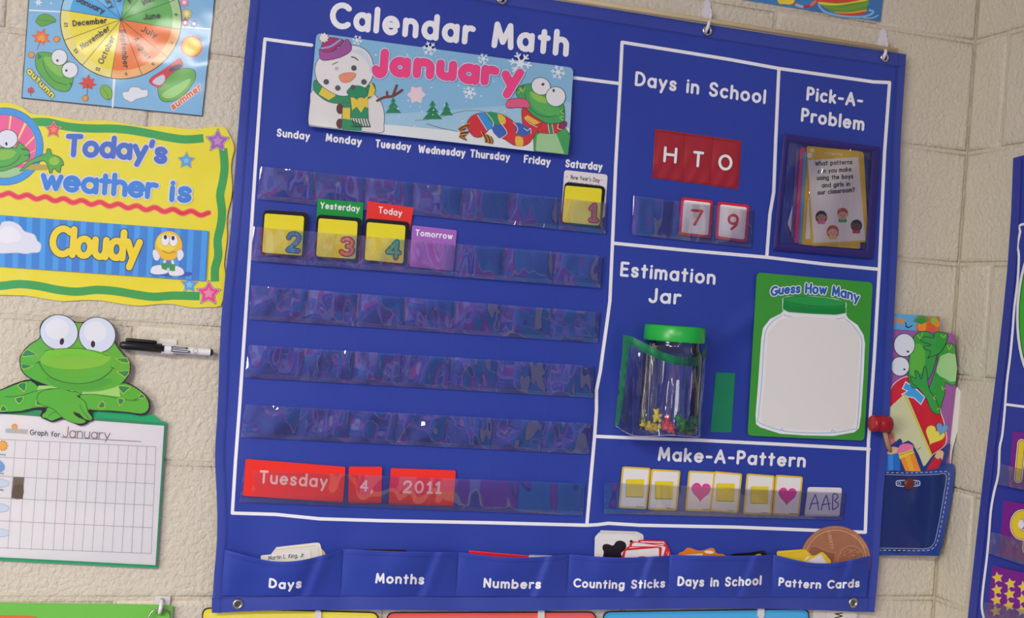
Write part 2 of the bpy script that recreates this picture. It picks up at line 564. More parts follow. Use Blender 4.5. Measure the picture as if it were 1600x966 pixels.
def text(m, s, p0, p1, h, w, col, outline=(), gap=.2, bow=0.0, up=None, h1=None, kind=None, ital=0.0, rng=None):
    """p0,p1: baseline ends in the frame; h: cap height incl. stroke; w: stroke width; outline: [(width, colour)] drawn first"""
    up = up or (SR/CR, -1.0)
    h1 = h1 or h
    g = gap+w/h
    tot = 0
    for i, ch in enumerate(s):
        tot += G[ch][0]*1.0
        if i < len(s)-1: tot += g
    Ld = math.dist(p0, p1)
    ln = max(Ld-w, 0.01)
    ux = ((p1[0]-p0[0])/Ld, (p1[1]-p0[1])/Ld)
    sx = ln/tot if tot > 0 else 1
    x = 0; strokes = []
    for ci, ch in enumerate(s):
        adv, st = G[ch]
        for pl in (st if rng is None or rng[0] <= ci < rng[1] else ()):
            out = []
            for a, b in pl:
                t = (x+a)*sx+w/2
                fr = t/Ld
                hh = h+(h1-h)*fr
                yy = w/2+b*(hh-w)
                bo = bow*4*fr*(1-fr)
                out.append((p0[0]+ux[0]*t+up[0]*yy+ital*yy, p0[1]+ux[1]*t+up[1]*yy+bo))
            strokes.append(out)
        x += adv+g
    for ww, cc in list(outline)+[(w, col)]:
        for st in strokes: m.stroke(st, ww, cc, kind, inc=False)
        m.off += m.step*1.5
    return strokes

# ============================================================ the room
WALLC = '#d3ccb9'
BW, BH = 0.4064, 0.2032
Z1 = (WP(330, 89).z + WP(1511, 238).z)/2        # a bed joint of the block wall
X1 = WP(235, 185).x                             # a head joint in the course below it
XL, YB = -4.4, -7.2                             # left wall, wall behind the camera
def struct_box(name, c, h, col, kind='wall'):
    m = M(None)
    m.box(c, (h[0], 0, 0), (0, h[1], 0), (0, 0, h[2]), col, kind)
    o = m.build(name)
    o['kind'] = 'structure'
    return o
wall_back = struct_box('wall_back', ((XL+XC)/2-.03, .0024+.06, CEIL/2), ((XC-XL)/2+.12, .06, CEIL/2), '#d0c7b1')
wall_right = struct_box('wall_right', (XC+.0024+.06, YB/2, CEIL/2), (.06, -YB/2, CEIL/2), '#d0c7b1')
wall_left = struct_box('wall_left', (XL-.06, YB/2, CEIL/2), (.06, -YB/2, CEIL/2), WALLC)
wall_front = struct_box('wall_front', ((XL+XC)/2, YB-.06, CEIL/2), ((XC-XL)/2, .06, CEIL/2), WALLC)
floor = struct_box('floor', ((XL+XC)/2, YB/2, -.05), ((XC-XL)/2+.12, -YB/2+.12, .05), '#4a5068', 'paper')
ceiling = struct_box('ceiling', ((XL+XC)/2, YB/2, CEIL+.05), ((XC-XL)/2+.12, -YB/2+.12, .05), '#d5d3cb', 'paper')
# colour panels added behind the camera to give the clear vinyl coloured reflections
cols = ['#1f8fd8', '#c02448', '#1ab0b0', '#3436a8', '#b8b2dc', '#9a3a98', '#a8b0e0', '#2a80d0', '#7a86d8', '#e0446a', '#9a96d0', '#1c5cb0']
rb = random.Random(5)
for i in range(6):
    z = .1
    for j in range(3):
        hh = rb.uniform(.72, .92)
        if z+hh > CEIL-.03: break
        m = M(None)
        m.box((-3.9+.97*i, YB+.015, z+hh/2), (.46, 0, 0), (0, .015, 0), (0, 0, hh/2-.02), cols[(i*7+j*5+rb.randrange(3)) % 12], 'paper')
        m.build('reflection_panel', wall_front)
        z += hh
for i in range(6):                              # more added reflection panels along the two side walls, out of view
    for j in range(2):
        for wall, xx, sg in ((wall_right, XC, -1), (wall_left, XL, 1)):
            if wall is wall_left and 0 < i < 4 and j == 1: continue
            m = M(None)
            m.box((xx+sg*.012, -1.75-.95*i, .7+1.05*j), (.012, 0, 0), (0, .45, 0), (0, 0, .5), cols[(i*5+j*7+(3 if sg > 0 else 0)) % 12], 'paper')
            m.build('reflection_panel', wall)
for i, (lx, ly, pw) in enumerate(TROFFERS):
    m = M(None)
    m.box((lx, ly, CEIL-.004), (.6, 0, 0), (0, .3, 0), (0, 0, .004), '#e8e8e4', 'plastic')
    m.build('light_housing', ceiling)

def block_mesh(lx, z_h):
    """painted block, rounded arrises; local x along the wall, y into the wall"""
    vs = []; g = .0030; b = .0075; d = .012
    hx, hz = lx/2-g, z_h/2-g
    for (ix, iy) in ((0, .0025), (b*.45, .0008), (b, 0)):
        for sx, sz in ((-1, -1), (1, -1), (1, 1), (-1, 1)):
            vs.append((sx*(hx-ix), iy, sz*(hz-ix)))
    for sx, sz in ((-1, -1), (1, -1), (1, 1), (-1, 1)): vs.append((sx*hx, d, sz*hz))
    fs = [(8, 9, 10, 11)]
    sm_ = [False]
    for k in (0, 1):
        for i in range(4):
            j = (i+1) % 4
            fs.append((k*4+i, k*4+j, k*4+4+j, k*4+4+i)); sm_.append(True)
    for i in range(4):
        j = (i+1) % 4
        fs.append((12+i, 12+j, j, i)); sm_.append(False)
    me = bpy.data.meshes.new('block')
    me.from_pydata(vs, [], fs)
    me.materials.append(mat(WALLC, 'wall'))
    me.polygons.foreach_set('use_smooth', sm_)
    return me
full = block_mesh(BW, BH)
def add_block(me, parent, loc, rz=0):
    o = bpy.data.objects.new('concrete_block', me)
    COL.objects.link(o)
    o.parent = parent
    o.location = Vector(loc)-Vector(parent['_o'])
    o.rotation_euler = (0, 0, rz)
for k in range(-3, 8):
    z0 = Z1 - BH*(k-1) - BH/2                   # course k lies below bed joint k
    if z0 < .1 or z0+BH/2 > CEIL: continue
    xs = X1 + (0 if k % 2 else BW/2)            # joints of this course (k=1 carries the anchor joint)
    j = math.floor((-1.55-xs)/BW)
    while True:
        a = xs+j*BW; bq = a+BW
        if a > XC-.02: break
        if bq > XC-.002:
            bq = XC+.0025
        me = full if abs(bq-a-BW) < 1e-6 else block_mesh(bq-a, BH)
        add_block(me, wall_back, ((a+bq)/2, 0, z0))
        j += 1
    # right wall: returns run towards the camera
    y0 = 0.0025; first = BW*(.62 if k % 2 else .22)
    lens = [first]+[BW]*4
    for L_ in lens:
        me = full if abs(L_-BW) < 1e-6 else block_mesh(L_, BH)
        add_block(me, wall_right, (XC, y0-L_/2, z0), -PI/2)
        y0 -= L_

# ============================================================ the pocket chart
def sstep(a, b, t):
    t = max(0, min(1, (t-a)/(b-a))); return t*t*(3-2*t)
def cd(x, y):
    """distance of the hanging cloth from the wall"""
    d = .016
    d += .0011*math.sin(x/95+y/260)+.0009*math.sin(x/47-y/190+1)+.0008*math.sin(y/85+x/320)
    wb = sstep(780, 900, y)
    for c, wd, a in ((535, 26, -.004), (716, 26, -.003), (890, 24, -.004), (1046, 22, -.003), (1208, 26, -.004), (1000, 40, .003), (625, 50, .003), (445, 50, .003), (1290, 45, .003)):
        d += wb*a*math.exp(-((x-c)/wd)**2)
    d += .003*sstep(900, 960, y)
    # diagonal crease above the jar
    t = ((x-1245)*(-.73)+(y-430)*.68)/1.0
    q = ((x-1245)*.68+(y-430)*.73)
    if -20 < t < 190:
        f = sstep(-20, 30, t)*(1-sstep(120, 190, t))
        d += .0035*f*math.exp(-(q/13)**2) - .002*f*math.exp(-((q-22)/16)**2)
    # soft folds at the left and right hems
    d += .004*math.exp(-((x-350)/30)**2)*math.sin(y/60)
    d += math.exp(-((x-1385)/26)**2)*(.004+.002*math.sin(y/70+2))
    # fold in the middle, where the frame line wavers
    d += .0025*math.exp(-((x-945+(y-600)*.09)/16)**2)*math.sin(y/38)*sstep(430, 520, y)
    return d
def CH(e=0.0):
    f = lambda x, y, o: WP(x, y, cd(x, y)+e+o)
    f.e = e
    return f
def rigid(q, e, tilt=0):                                # stiff card: one plane just clear of the cloth behind it
    ds = [cd(*bil(q, u/6, v/6)) for u in range(7) for v in range(7)]
    dm = max(ds)+e
    if not tilt: return flat(dm)
    yt, yb = (q[0][1]+q[1][1])/2, (q[2][1]+q[3][1])/2
    return lambda x, y, o: WP(x, y, dm+tilt*(yb-y)/(yb-yt)+o)
BLUE, BLUE_HEM, WHT = '#253d9c', '#32449c', '#f4f3ee'
chart = thing('pocket_chart', 'big blue cloth pocket chart with white frames, headed Calendar Math, on a wooden rod', 'pocket chart',
              WP(850, 955, 0))
Ltop = (397, -75)
eL = sm([(397, -75), (391, 0), (384, 70), (376, 155), (368, 255), (360, 360), (349, 460), (344, 530), (340, 640), (336, 710), (339, 785), (339, 843), (334, 905), (331, 958)], False, 4)
eR = sm([(1416, 85), (1411, 160), (1407, 230), (1406, 294), (1403, 375), (1400, 440), (1396, 510), (1393, 580), (1389, 670), (1383, 740), (1378, 800), (1373, 880), (1366, 957)], False, 4)
eT = [(397, -75), (560, -49), (780, -13), (940, 12), (1109, 39), (1280, 65), (1402, 83), (1416, 85)]
eB = sm([(331, 958), (430, 954), (600, 953), (727, 955), (860, 954), (1000, 952), (1150, 951), (1260, 953), (1366, 957)], False, 3)
def along(p, t):
    ls = [math.dist(a, b) for a, b in zip(p, p[1:])]; s = sum(ls)*t
    for (a, b), l in zip(zip(p, p[1:]), ls):
        if s <= l: return lerp(a, b, s/l)
        s -= l
    return p[-1]
def aty(p, y):
    for a, b in zip(p, p[1:]):
        if a[1] <= y <= b[1]: return lerp(a, b, (y-a[1])/max(b[1]-a[1], 1e-6))
    return p[0] if y < p[0][1] else p[-1]
def coons(u, v):
    T, B, L_, R_ = along(eT, u), along(eB, u), along(eL, v), along(eR, v)
    c = bil([eT[0], eT[-1], eB[-1], eB[0]], u, v)
    return tuple((1-v)*T[i]+v*B[i]+(1-u)*L_[i]+u*R_[i]-c[i] for i in (0, 1))
m = M(CH(), 0, 'cloth')
ids = m.grid(coons, BLUE, 150, 130)
bk = M(lambda x, y, o: WP(x, y, cd(x, y)+o)+Vector((0, .0012, 0)), 0, 'cloth')
m.build('cloth_panel', chart)
# hems: folded bands sewn round the edge
def band(outer, inner, col, off, kind='cloth', surf=None, n=60, sides=True):
    m = M(surf or CH(), off, kind)
    mi = m.mi(col)
    rows = []
    for i in range(n+1):
        a, b = along(outer, i/n), along(inner, i/n)
        rows.append([m.pt(*lerp(a, b, t), e=(.0 if t < 1 else -.0008)) for t in (0, .5, 1)])
    flip = None
    for r0, r1 in zip(rows, rows[1:]):
        for k in range(2):
            f = (r0[k], r0[k+1], r1[k+1], r1[k])
            nn = (m.v[f[1]]-m.v[f[0]]).cross(m.v[f[2]]-m.v[f[0]])
            if nn.y > 0: f = f[::-1]
            m.face(f, mi, True)
    return m
def hem(outer, inner, n=70):
    m = band(outer, inner, BLUE_HEM, .0016, n=n)
    return m.build('hem', chart)
iL = [(x+15, y) for x, y in eL]
iR = [(x-13, y-2) for x, y in eR]
hem(eL, iL); hem(eR, iR)
tT = [(x, y) for x, y in eT]; tI = [(x-2, y+20+(x-400)*.002) for x, y in eT]
hem(tT, tI, 80)
hem([(x, y) for x, y in eB], [(x, y-24-(3 if 500 < x < 1300 else 0)) for x, y in eB], 90)
def dashes(pts, ln, gap, w_, col, off, name='stitching', parent=None, surf=None, jit=0):
    m = M(surf or CH(), off, 'print')
    P = pts; tot = sum(math.dist(a, b) for a, b in zip(P, P[1:])); d = 0
    while d < tot-ln:
        a, b = along(P, d/tot), along(P, (d+ln)/tot)
        j1 = random.uniform(-jit, jit)
        m.stroke([(a[0]+j1, a[1]), (b[0]+j1, b[1])], w_, col, inc=False, cap=False)
        d += ln+gap
    return m
st = M(CH(), .0024, 'print')
for line in ([(x-2.2, y) for x, y in iL], [(x+2, y) for x, y in iR], [(x, y-2) for x, y in tI], [(x, y-22) for x, y in eB]):
    d = dashes(line, 2.2, 1.6, .8, '#1f2a78', .0024)
    base = len(st.v); mi_ = st.mi('#1f2a78')
    st.v += d.v; st.f += [tuple(base+q for q in f) for f in d.f]; st.fm += [mi_]*len(d.f); st.sm += d.sm
o = st.build('hem_stitching', chart); o['kind'] = 'stuff'

# wooden rod in the top sleeve
m = M(None)
pa, pb = WP(385, -80, .022), WP(1402, 79, .022)
m.tube([pa, lerp(pa, pb, .5) if False else (pa+pb)/2, pb], .0042, '#dcc798', 'wood', 12)
m.build('wooden_rod', chart)
# eyelets and snaps
def eyelet(x, y, R, name, solid):
    m = M(None)
    c = WP(x, y, cd(x, y)+.003)
    s = (WP(x+1, y, .016)-WP(x, y, .016)).length
    m.torus(c, (0, -1, 0), R*s*.76, R*s*.26, '#c9c3b4', 'metal', 28, 8)
    m.lathe(c, (0, -1, 0), [(-.0005, R*s*.8), (-.0004, 0.0001)], '#8f8a7c' if solid else '#15193f', 'metal' if solid else 'cloth', 20)
    m.build(name, chart)
for x, y, r in ((1105, 48, 7.5), (1382, 90, 6.3), (784, -1, 8)): eyelet(x, y, r, 'eyelet', False)
for x, y, r in ((371.5, 944.5, 8.3), (1333, 942, 7.2)): eyelet(x, y, r, 'snap_stud', True)

# white frame lines
fl = M(CH(), .0003, 'print')
LW = 5.2
for ln in ([(487, 70.5), (450, 66), (414, 61), (408, 130), (399, 260), (390, 400), (382, 520), (374, 640), (368, 720), (363, 802), (430, 804), (500, 811), (600, 814), (760, 817), (917, 821), (935, 820), (950, 818), (1000, 821), (1150, 824), (1352, 832), (1357, 690), (1366, 560), (1374, 420), (1382, 240), (1390, 129), (1365, 128), (1330, 123), (1217, 107), (1140, 93), (1060, 80), (972, 66), (969, 130), (962, 260), (957, 380), (953, 470), (949, 500), (942, 550), (938, 580), (932, 610), (932, 640), (929, 683), (923, 750), (917, 820)],
           [(896, 121.5), (967, 130.5)],
           [(1217, 108), (1212, 220), (1209, 300), (1203, 335), (1198, 402)],
           [(957, 380), (1080, 392), (1197, 402), (1290, 413), (1374, 421)],
           [(930, 682), (1000, 685), (1090, 688), (1230, 695), (1358, 702)]):
    fl.stroke(ln, LW, WHT, inc=False, sub=10)
fl.build('frame_lines', chart)
# printed headings
def head(txt, p0, p1, h, w_, name='heading', **k):
    m = M(CH(k.pop('e', 0)), .0005, 'print')
    text(m, txt, p0, p1, h, w_, WHT, **k)
    return m
hd = [('Calendar Math', (514, 43.5), (888, 89.5), 42, 8.9, {}),
      ('Sunday', (432, 213.5), (484, 219.5), 13, 2.7, {}), ('Monday', (508.5, 221), (565, 228), 13, 2.8, {}),
      ('Tuesday', (586, 230.5), (642, 236), 13, 2.7, {}), ('Wednesday', (653, 239), (727, 245.5), 13, 2.7, {}),
      ('Thursday', (734, 246), (796.5, 252), 13, 2.7, {}), ('Friday', (818, 254.5), (860, 259.5), 13, 2.7, {}),
      ('Saturday', (883, 261.5), (941, 267), 13, 2.7, {}),
      ('Days in School', (991.5, 134), (1196, 163), 23, 4.2, {}),
      ('Pick-A-', (1259.5, 157), (1348, 168), 22, 4.2, {}), ('Problem', (1251, 190), (1350, 205), 22, 4.2, {}),
      ('Estimation', (968.5, 432), (1117.5, 445.5), 23.5, 4.3, {}), ('Jar', (1013, 473.5), (1063, 476.5), 24, 4.4, {}),
      ('Make-A-Pattern', (1027.5, 720.5), (1258.5, 731), 22.5, 4.3, {})]
for t_, p0, p1, h_, w_, k_ in hd:
    i = 0
    for wd_ in t_.split(' '):
        head(t_, p0, p1, h_, w_, rng=(i, i+len(wd_)), **k_).build('heading_word', chart)
        i += len(wd_)+1

# clear vinyl pocket strips
FILM = film('vinyl', .025, .02, (.99, .99, 1), .5, .32, 9, .014)
FILMH = film('vinyl_hem', .05, .10, (.92, .92, .97), .2, .6, 60, .004)
def strip(q, divs, name='vinyl_pocket_strip', flatness=1.0, seed=0, lip=7, lift=0.0):
    rnd = random.Random(seed)
    us = [0]+divs+[1]
    ph = [rnd.uniform(0, 6.28) for _ in range(40)]
    fr = [rnd.uniform(.6, 1.8) for _ in range(40)]
    def fn(u, v):
        for i in range(len(us)-1):
            if u <= us[i+1]+1e-9:
                t = (u-us[i])/(us[i+1]-us[i]); break
        env = math.sin(PI*max(0, min(1, t)))**.45*(math.cos(v*PI/2)**.4 if v < 1 else 0)
        z = .0040*env
        z += flatness*env*(.0016*math.sin(t*6*fr[i]+v*2.6*fr[i+12]+ph[i])+.0012*math.sin(t*3-v*4.5*fr[i+15]+ph[i+15])+.0004*math.sin(t*17*fr[i+9]-v*3*fr[i+3]+ph[i+9])+.00015*math.sin(t*31*fr[i+5]+v*2+ph[i+5]))
        return max(z, -.0004)
    m = M(CH(), .0048+lift)
    m.grid(q, FILM, 22*(len(us)-1), 12, fn=fn)
    hq = [bil(q, 0, 1-lip/math.dist(q[0], q[3])), bil(q, 1, 1-lip/math.dist(q[1], q[2])), bil(q, 1, 1), bil(q, 0, 1)]
    s = m.build(name, chart)
    m = M(CH(), .0050+lift)
    m.grid(hq, FILMH, 60, 1)
    m.build('vinyl_seam', s)
    # needle stitches
    m = M(CH(), .0054+lift, 'print')
    def run(a, b, sp=3.0):
        n = max(2, int(math.dist(a, b)/sp))
        for i in range(n):
            p = lerp(a, b, (i+rnd.uniform(-.15, .15)+.3)/n); p2 = lerp(a, b, (i+.72)/n)
            m.stroke([p, p2], rnd.uniform(.7, 1.1), rnd.choice(['#1d2760', '#232d73', '#222b6c', '#5a61a4']), inc=False, cap=False)
    run(bil(q, 0, 1-lip/math.dist(q[0], q[3])), bil(q, 1, 1-lip/math.dist(q[1], q[2])))
    for u in us: run(bil(q, max(.006, min(.994, u)), 0), bil(q, max(.006, min(.994, u)), 1), 3.4)
    o = m.build('stitching', s); o['kind'] = 'stuff'
    return s
week = [.159, .305, .442, .583, .718, .863]
strips = [[(407, 260), (949, 317), (946, 366), (402, 311)], [(396, 354), (942, 400), (938, 450), (392, 407)],
          [(393, 446), (938, 488), (934, 536), (389, 499)], [(389, 539), (928, 572), (928, 622), (382, 590)],
          [(383, 632), (924, 662), (920, 710), (376, 683)]]
for i, q in enumerate(strips): strip(q, week, seed=i+3, flatness=[.28, .4, .8, .9, 1.0][i], lift=.0034 if i == 1 else 0)
strip([(380, 735), (914, 756), (911, 806), (374, 785)], [], seed=11, flatness=.25)
strip([(944, 754), (1321, 770), (1316, 813), (944, 803)], [], seed=12, flatness=.3)
strip([(990, 306), (1177, 328), (1174, 387), (987, 367)], [.33, .67], seed=13, flatness=.5, lip=5)
# faint column seams between the strips
m = M(CH(), .0004, 'print')
for u in [0]+week+[1]:
    for a, b in zip(strips, strips[1:]+[[(380, 735), (914, 756), (911, 806), (374, 785)]]):
        p0, p1 = bil(a, u, 1), bil(b, u, 0)
        n = int(math.dist(p0, p1)/3.6)
        for i in range(n):
            m.stroke([lerp(p0, p1, i/n), lerp(p0, p1, (i+.45)/n)], .6, '#4a57ad', inc=False, cap=False)
o = m.build('column_stitching', chart); o['kind'] = 'stuff'

# red H T O patch
q = [(1023.5, 201.5), (1158.5, 220), (1153.5, 296), (1019, 278)]
m = M(CH(), .0008, 'cloth')
m.grid(q, '#a31f2c', 36, 16, fn=lambda u, v: .0022*math.sin(PI*min(1, v*1.02))*abs(math.sin(3*PI*u))**.5+.0008*math.sin(u*40+v*9)*v)
patch = m.build('cloth_patch', chart, label='red cloth patch lettered H T O')
m = M(CH(), .0042, 'print')
for ch, p0, p1 in (('H', (1036, 253.5), (1057, 256)), ('T', (1081.5, 260.5), (1098.5, 262.5)), ('O', (1121.5, 265), (1143.5, 268))):
    text(m, ch, p0, p1, 25, 4.2, WHT)
m.build('lettering', patch)
m = M(CH(), .0036, 'print')
for a, b in (((0.02, .03), (.98, .03)), ((.02, .97), (.98, .97)), ((.02, .03), (.02, .97)), ((.98, .03), (.98, .97)), ((.345, 0), (.345, 1)), ((.665, 0), (.665, 1))):
    A_, B_ = bil(q, *a), bil(q, *b); n = int(math.dist(A_, B_)/3)
    for i in range(n): m.stroke([lerp(A_, B_, i/n), lerp(A_, B_, (i+.5)/n)], .8, '#6d1019', inc=False, cap=False)
o = m.build('stitching', patch); o['kind'] = 'stuff'

# purple bound clear pocket for the problem cards
oq = [(1225, 208.8), (1374.4, 230), (1363.4, 404), (1208.5, 390)]
iq = [(1232.5, 221), (1362.5, 238), (1352.5, 391), (1218, 380)]
PP = lambda e: (lambda x, y, o: WP(x, y, .016+.0125+e+o))
m = M(PP(0), -.001, 'cloth')
for k in range(4):
    a, b = oq[k], oq[(k+1) % 4]; c, d = iq[(k+1) % 4], iq[k]
    m.grid([a, b, c, d], '#2b1f6b', 18, 3, fn=lambda u, v: .0016*math.sin(PI*v)+.0006*math.sin(u*30+v), inc=False) if False else m.grid([a, b, c, d], '#2b1f6b', 18, 3, fn=lambda u, v: .0016*math.sin(PI*v)+.0006*math.sin(u*30+v))
# gusset back to the cloth
mi = m.mi('#2b1f6b')
ring = [m.pt(*p) for p in oq]; back = []
for p in oq: back.append(len(m.v)); m.v.append(WP(p[0], p[1], .016)+Vector((0, .002, 0)))
for k in range(4): m.face((ring[k], ring[(k+1) % 4], back[(k+1) % 4], back[k]), mi)
pp = m.build('pocket_binding', chart, label='dark purple cloth binding of the card pocket')
m = M(PP(0), .0006)
FILM2 = film('vinyl_soft', .015, .04, (.99, .99, .99), .1, .8, 30, .012)
m.grid(iq, FILM2, 30, 36, fn=lambda u, v: .001*math.sin(u*9+v*4)*math.sin(PI*u)+.0012*math.sin(v*3*PI+u*7)*math.sin(PI*v)*(1-u))
m.build('clear_window', pp)

# green velcro tab
m = M(CH(), .0007, 'cloth')
m.grid([(1118.8, 582), (1148.6, 583), (1142.7, 676), (1110, 675.3)], '#12875a', 8, 20, fn=lambda u, v: .0006*math.sin(v*11)+.001*math.exp(-((v-.68+.12*u)/.05)**2))
m.build('cloth_tab', chart, label='plain green cloth tab')

# ------------------------------------------------------------ bottom pockets
PK = [(351, 536, 859.5, 878, 859, 449), (536, 716, 858.5, 862.5, 863.5, 640), (716, 889, 863, 871.5, 867, 805), (889, 1046, 866.5, 871.5, 868.5, 965), (1046, 1208, 867, 869, 867.5, 1130), (1208, 1359.5, 867, 880.5, 869, 1268)]
words = [('Days', (419.5, 918.5), (471, 919), 15.5, 3.4, 2.5), ('Months', (586, 912), (662.5, 914), 16.5, 3.4, 0), ('Numbers', (755, 918.5), (845, 920.5), 15.5, 3.3, 1),
         ('Counting Sticks', (895.4, 918), (1039, 918.5), 14.5, 3.0, 2.4), ('Days in School', (1058, 916), (1189.5, 914.5), 15.5, 3.2, 2), ('Pattern Cards', (1216, 916), (1343, 918), 14, 3.0, 3.5)]
def pkz(k):
    x0, x1, yl, ym, yr, xm = PK[k]
    def z(x, y):                                # bulge of the pocket front off the cloth
        u = (x-x0)/(x1-x0); v = max(0, min(1, (y-860)/72))
        env = max(0, math.sin(PI*max(0, min(1, u))))**.5
        d = .0055+env*(.013*(1-v)**1.1+.0035*math.sin(PI*v))
        d += env*(.0015*math.sin(u*11+v*3+k)+.0042*math.exp(-((u-.88+.16*v)/.05)**2)*(1-v*.4)-.0034*math.exp(-((u-.80+.16*v)/.05)**2))
        return d
    return z
def pktop(k, x):
    x0, x1, yl, ym, yr, xm = PK[k]
    t = (x-x0)/(x1-x0)
    base = yl+(yr-yl)*t
    sag = ym-(yl+(yr-yl)*(xm-x0)/(x1-x0))
    return base+sag*max(0, math.sin(PI*t))**1.15
for k in range(6):
    x0, x1 = PK[k][0], PK[k][1]
    z = pkz(k)
    surf = lambda x, y, o, z=z: WP(x, y, cd(x, y)+z(x, y)+o)
    def q(u, v, x0=x0, x1=x1, k=k):
        xx = x0+(x1-x0)*u
        yb = 931+2.5*(xx-350)/1000
        yt = pktop(k, xx)
        y = yt+(yb-yt)*v
        return (xx-v*5.5*(1 if k < 6 else 0), y)
    m = M(surf, 0, 'cloth')
    m.grid(q, BLUE, 44, 18)
    nm = words[k][0]
    pk = m.build('cloth_pocket', chart, label='blue cloth pocket lettered '+nm)
    m = M(surf, .0006, 'print')
    w_ = words[k]; i = 0
    for wd_ in w_[0].split(' '):
        m = M(surf, .0006, 'print')
        text(m, w_[0], w_[1], w_[2], w_[3], w_[4], WHT, bow=w_[5], rng=(i, i+len(wd_)))
        m.build('lettering', pk)
        i += len(wd_)+1
    m = M(surf, .0004, 'print')
    n = int((x1-x0-6)/3.6)
    for i in range(n):
        xa = x0+3+i*3.6
        m.stroke([(xa, pktop(k, xa)+7), (xa+1.9, pktop(k, xa+1.9)+7)], .75, '#202c7e', inc=False, cap=False)
    o = m.build('stitching', pk); o['kind'] = 'stuff'
    # rolled top edge
    m = M(surf, .0003, 'cloth')
    top = [(x0+(x1-x0)*i/30, pktop(k, x0+(x1-x0)*i/30)+.8) for i in range(31)]
    m.stroke(top, 1.8, '#3644ab', cap=False)
    m.build('rolled_edge', pk)

# wall hooks carrying the chart
def plastic_hook(x, y, ex, ey, label):
    """x,y: top of the backing plate; ex,ey: the eyelet"""
    t = thing('wall_hook', label, 'hook', WP(x, y+18, 0), 'adhesive hooks carrying the chart')
    C = crop(x-8.5, y, 1)
    m = M(flat(.0008), 0, 'plastic')
    pl = sm(C((8.5, 0), (12, 3), (14.5, 9), (13.5, 12), (16, 18), (15.5, 26), (14, 31), (5, 30), (1.5, 26), (1, 18), (3.5, 12), (3, 9), (5, 3)), True, 3)
    m.slab(pl, .003, '#d9d6dc')
    m.build('backing_plate', t)
    m = M(None)
    pth = []
    pts = [(x+6, y+22, .006), (x+5.5, y+28, .014), (x+3.5, y+34, .024), (ex+2, ey-9, .031), (ex-.5, ey-2, .030), (ex-2, ey+2, .024)]
    pts = sm(pts, False, 3)
    for a, b, d in pts: pth.append(WP(a, b, d))
    s = (WP(x+1, y, .016)-WP(x, y, .016)).length
    m.tube(pth, 2.2*s, '#e4e1e6', 'plastic', 10)
    m.build('hook_arm', t)
plastic_hook(1105, -1, 1105, 48, 'white plastic wall hook above the heading Days in School')
plastic_hook(1380, 44.5, 1382, 90, 'white plastic wall hook in the top right eyelet of the blue chart')
plastic_hook(783, -52, 784, -1, 'white plastic hook tip at the top edge above the word Math')

# ============================================================ cards on the chart
def centre(q, surf, o=0):
    return surf(sum(p[0] for p in q)/len(q), sum(p[1] for p in q)/len(q), o)
def card(name, label, cat, q, surf, th=.0006, col='#e9e6df', r=4, kind='ink', group=None, part='card', edge=None, off=0):
    if hasattr(surf, 'e') and len(q) == 4: surf = rigid(q, surf.e, getattr(surf, 'tilt', 0))
    card.surf = surf
    t = thing(name, label, cat, centre(q, surf), group)
    m = M(surf, off, kind)
    m.slab(rq(q, r) if r else q, th, col, edge=edge)
    m.build(part, t)
    return t, M(surf, off+th+4e-5, kind)
C1 = CH(.0030)
C0 = CH(.0006)
CN = CH(.0030); CN.tilt = .0050                 # number cards lean out at the top
CY = CH(.0030); CY.tilt = .0058

# --- January header card
JQ = [(494.5, 51.5), (896, 106), (888, 242.5), (481, 197)]
def JS(x, y, o): return WP(x, y, cd(x, y)*0+.021+.012*(y-(x-480)*.13-50)/190+o)
jc, m = card('month_card', 'long January card with a snowman and a scarfed frog on blue snow scene', 'card', JQ, JS, .0012, '#84b9d6', 8, 'gloss', part='card')
K = crop(470, 40, 5.368); K2 = crop(690, 70, 5.368)
m.poly(rq([(491, 130), (893, 160), (888, 242.5), (481, 197)], 5), '#9cc6d8', 'gloss')
h2 = K((960, 796), (1060, 790), (1180, 760))+K2((0, 605), (100, 575), (200, 553), (300, 553), (420, 565), (560, 590), (760, 640), (1070, 700))+[(888.3, 238), (884, 241.8), (660, 216.5)]
m.poly(h2, '#e3e4dc')
m.poly(K((560, 700), (690, 712), (800, 735), (960, 790), (1080, 830), (1181, 862))+K2((130, 727), (420, 775), (760, 860))+[(870, 240.2), (500, 198.8)], '#dbe3df')
m.stroke(K((690, 712), (800, 735), (960, 790), (1080, 832), (1181, 862))+K2((130, 727)), .9, '#4b4a4d')
m.stroke(K((960, 796), (1060, 790), (1180, 760))+K2((0, 605), (100, 575), (200, 553), (300, 553), (360, 560)), .8, '#6b5a54')
def tree(T, f):
    x, y, h, wd = T
    p = [(x, y)]
    for i in (1, 2, 3):
        p += [(x+wd*.5*i/3+.5, y+h*i/3-1), (x+wd*.5*i/3-wd*.13, y+h*i/3-1.5)]
    p = p[:-1]
    p2 = [(2*x-a, b) for a, b in p[::-1]][:-1]
    m.poly(p+p2, '#14804f')
tree((K((775, 600))[0][0], K((775, 600))[0][1], 26, 24), 0)
tree((K((1105, 625))[0][0], K((1105, 625))[0][1], 31, 30), 0)
tree((K2((42, 475))[0][0], K2((42, 475))[0][1], 23, 20), 0)
m.build('printed_scenery', jc)
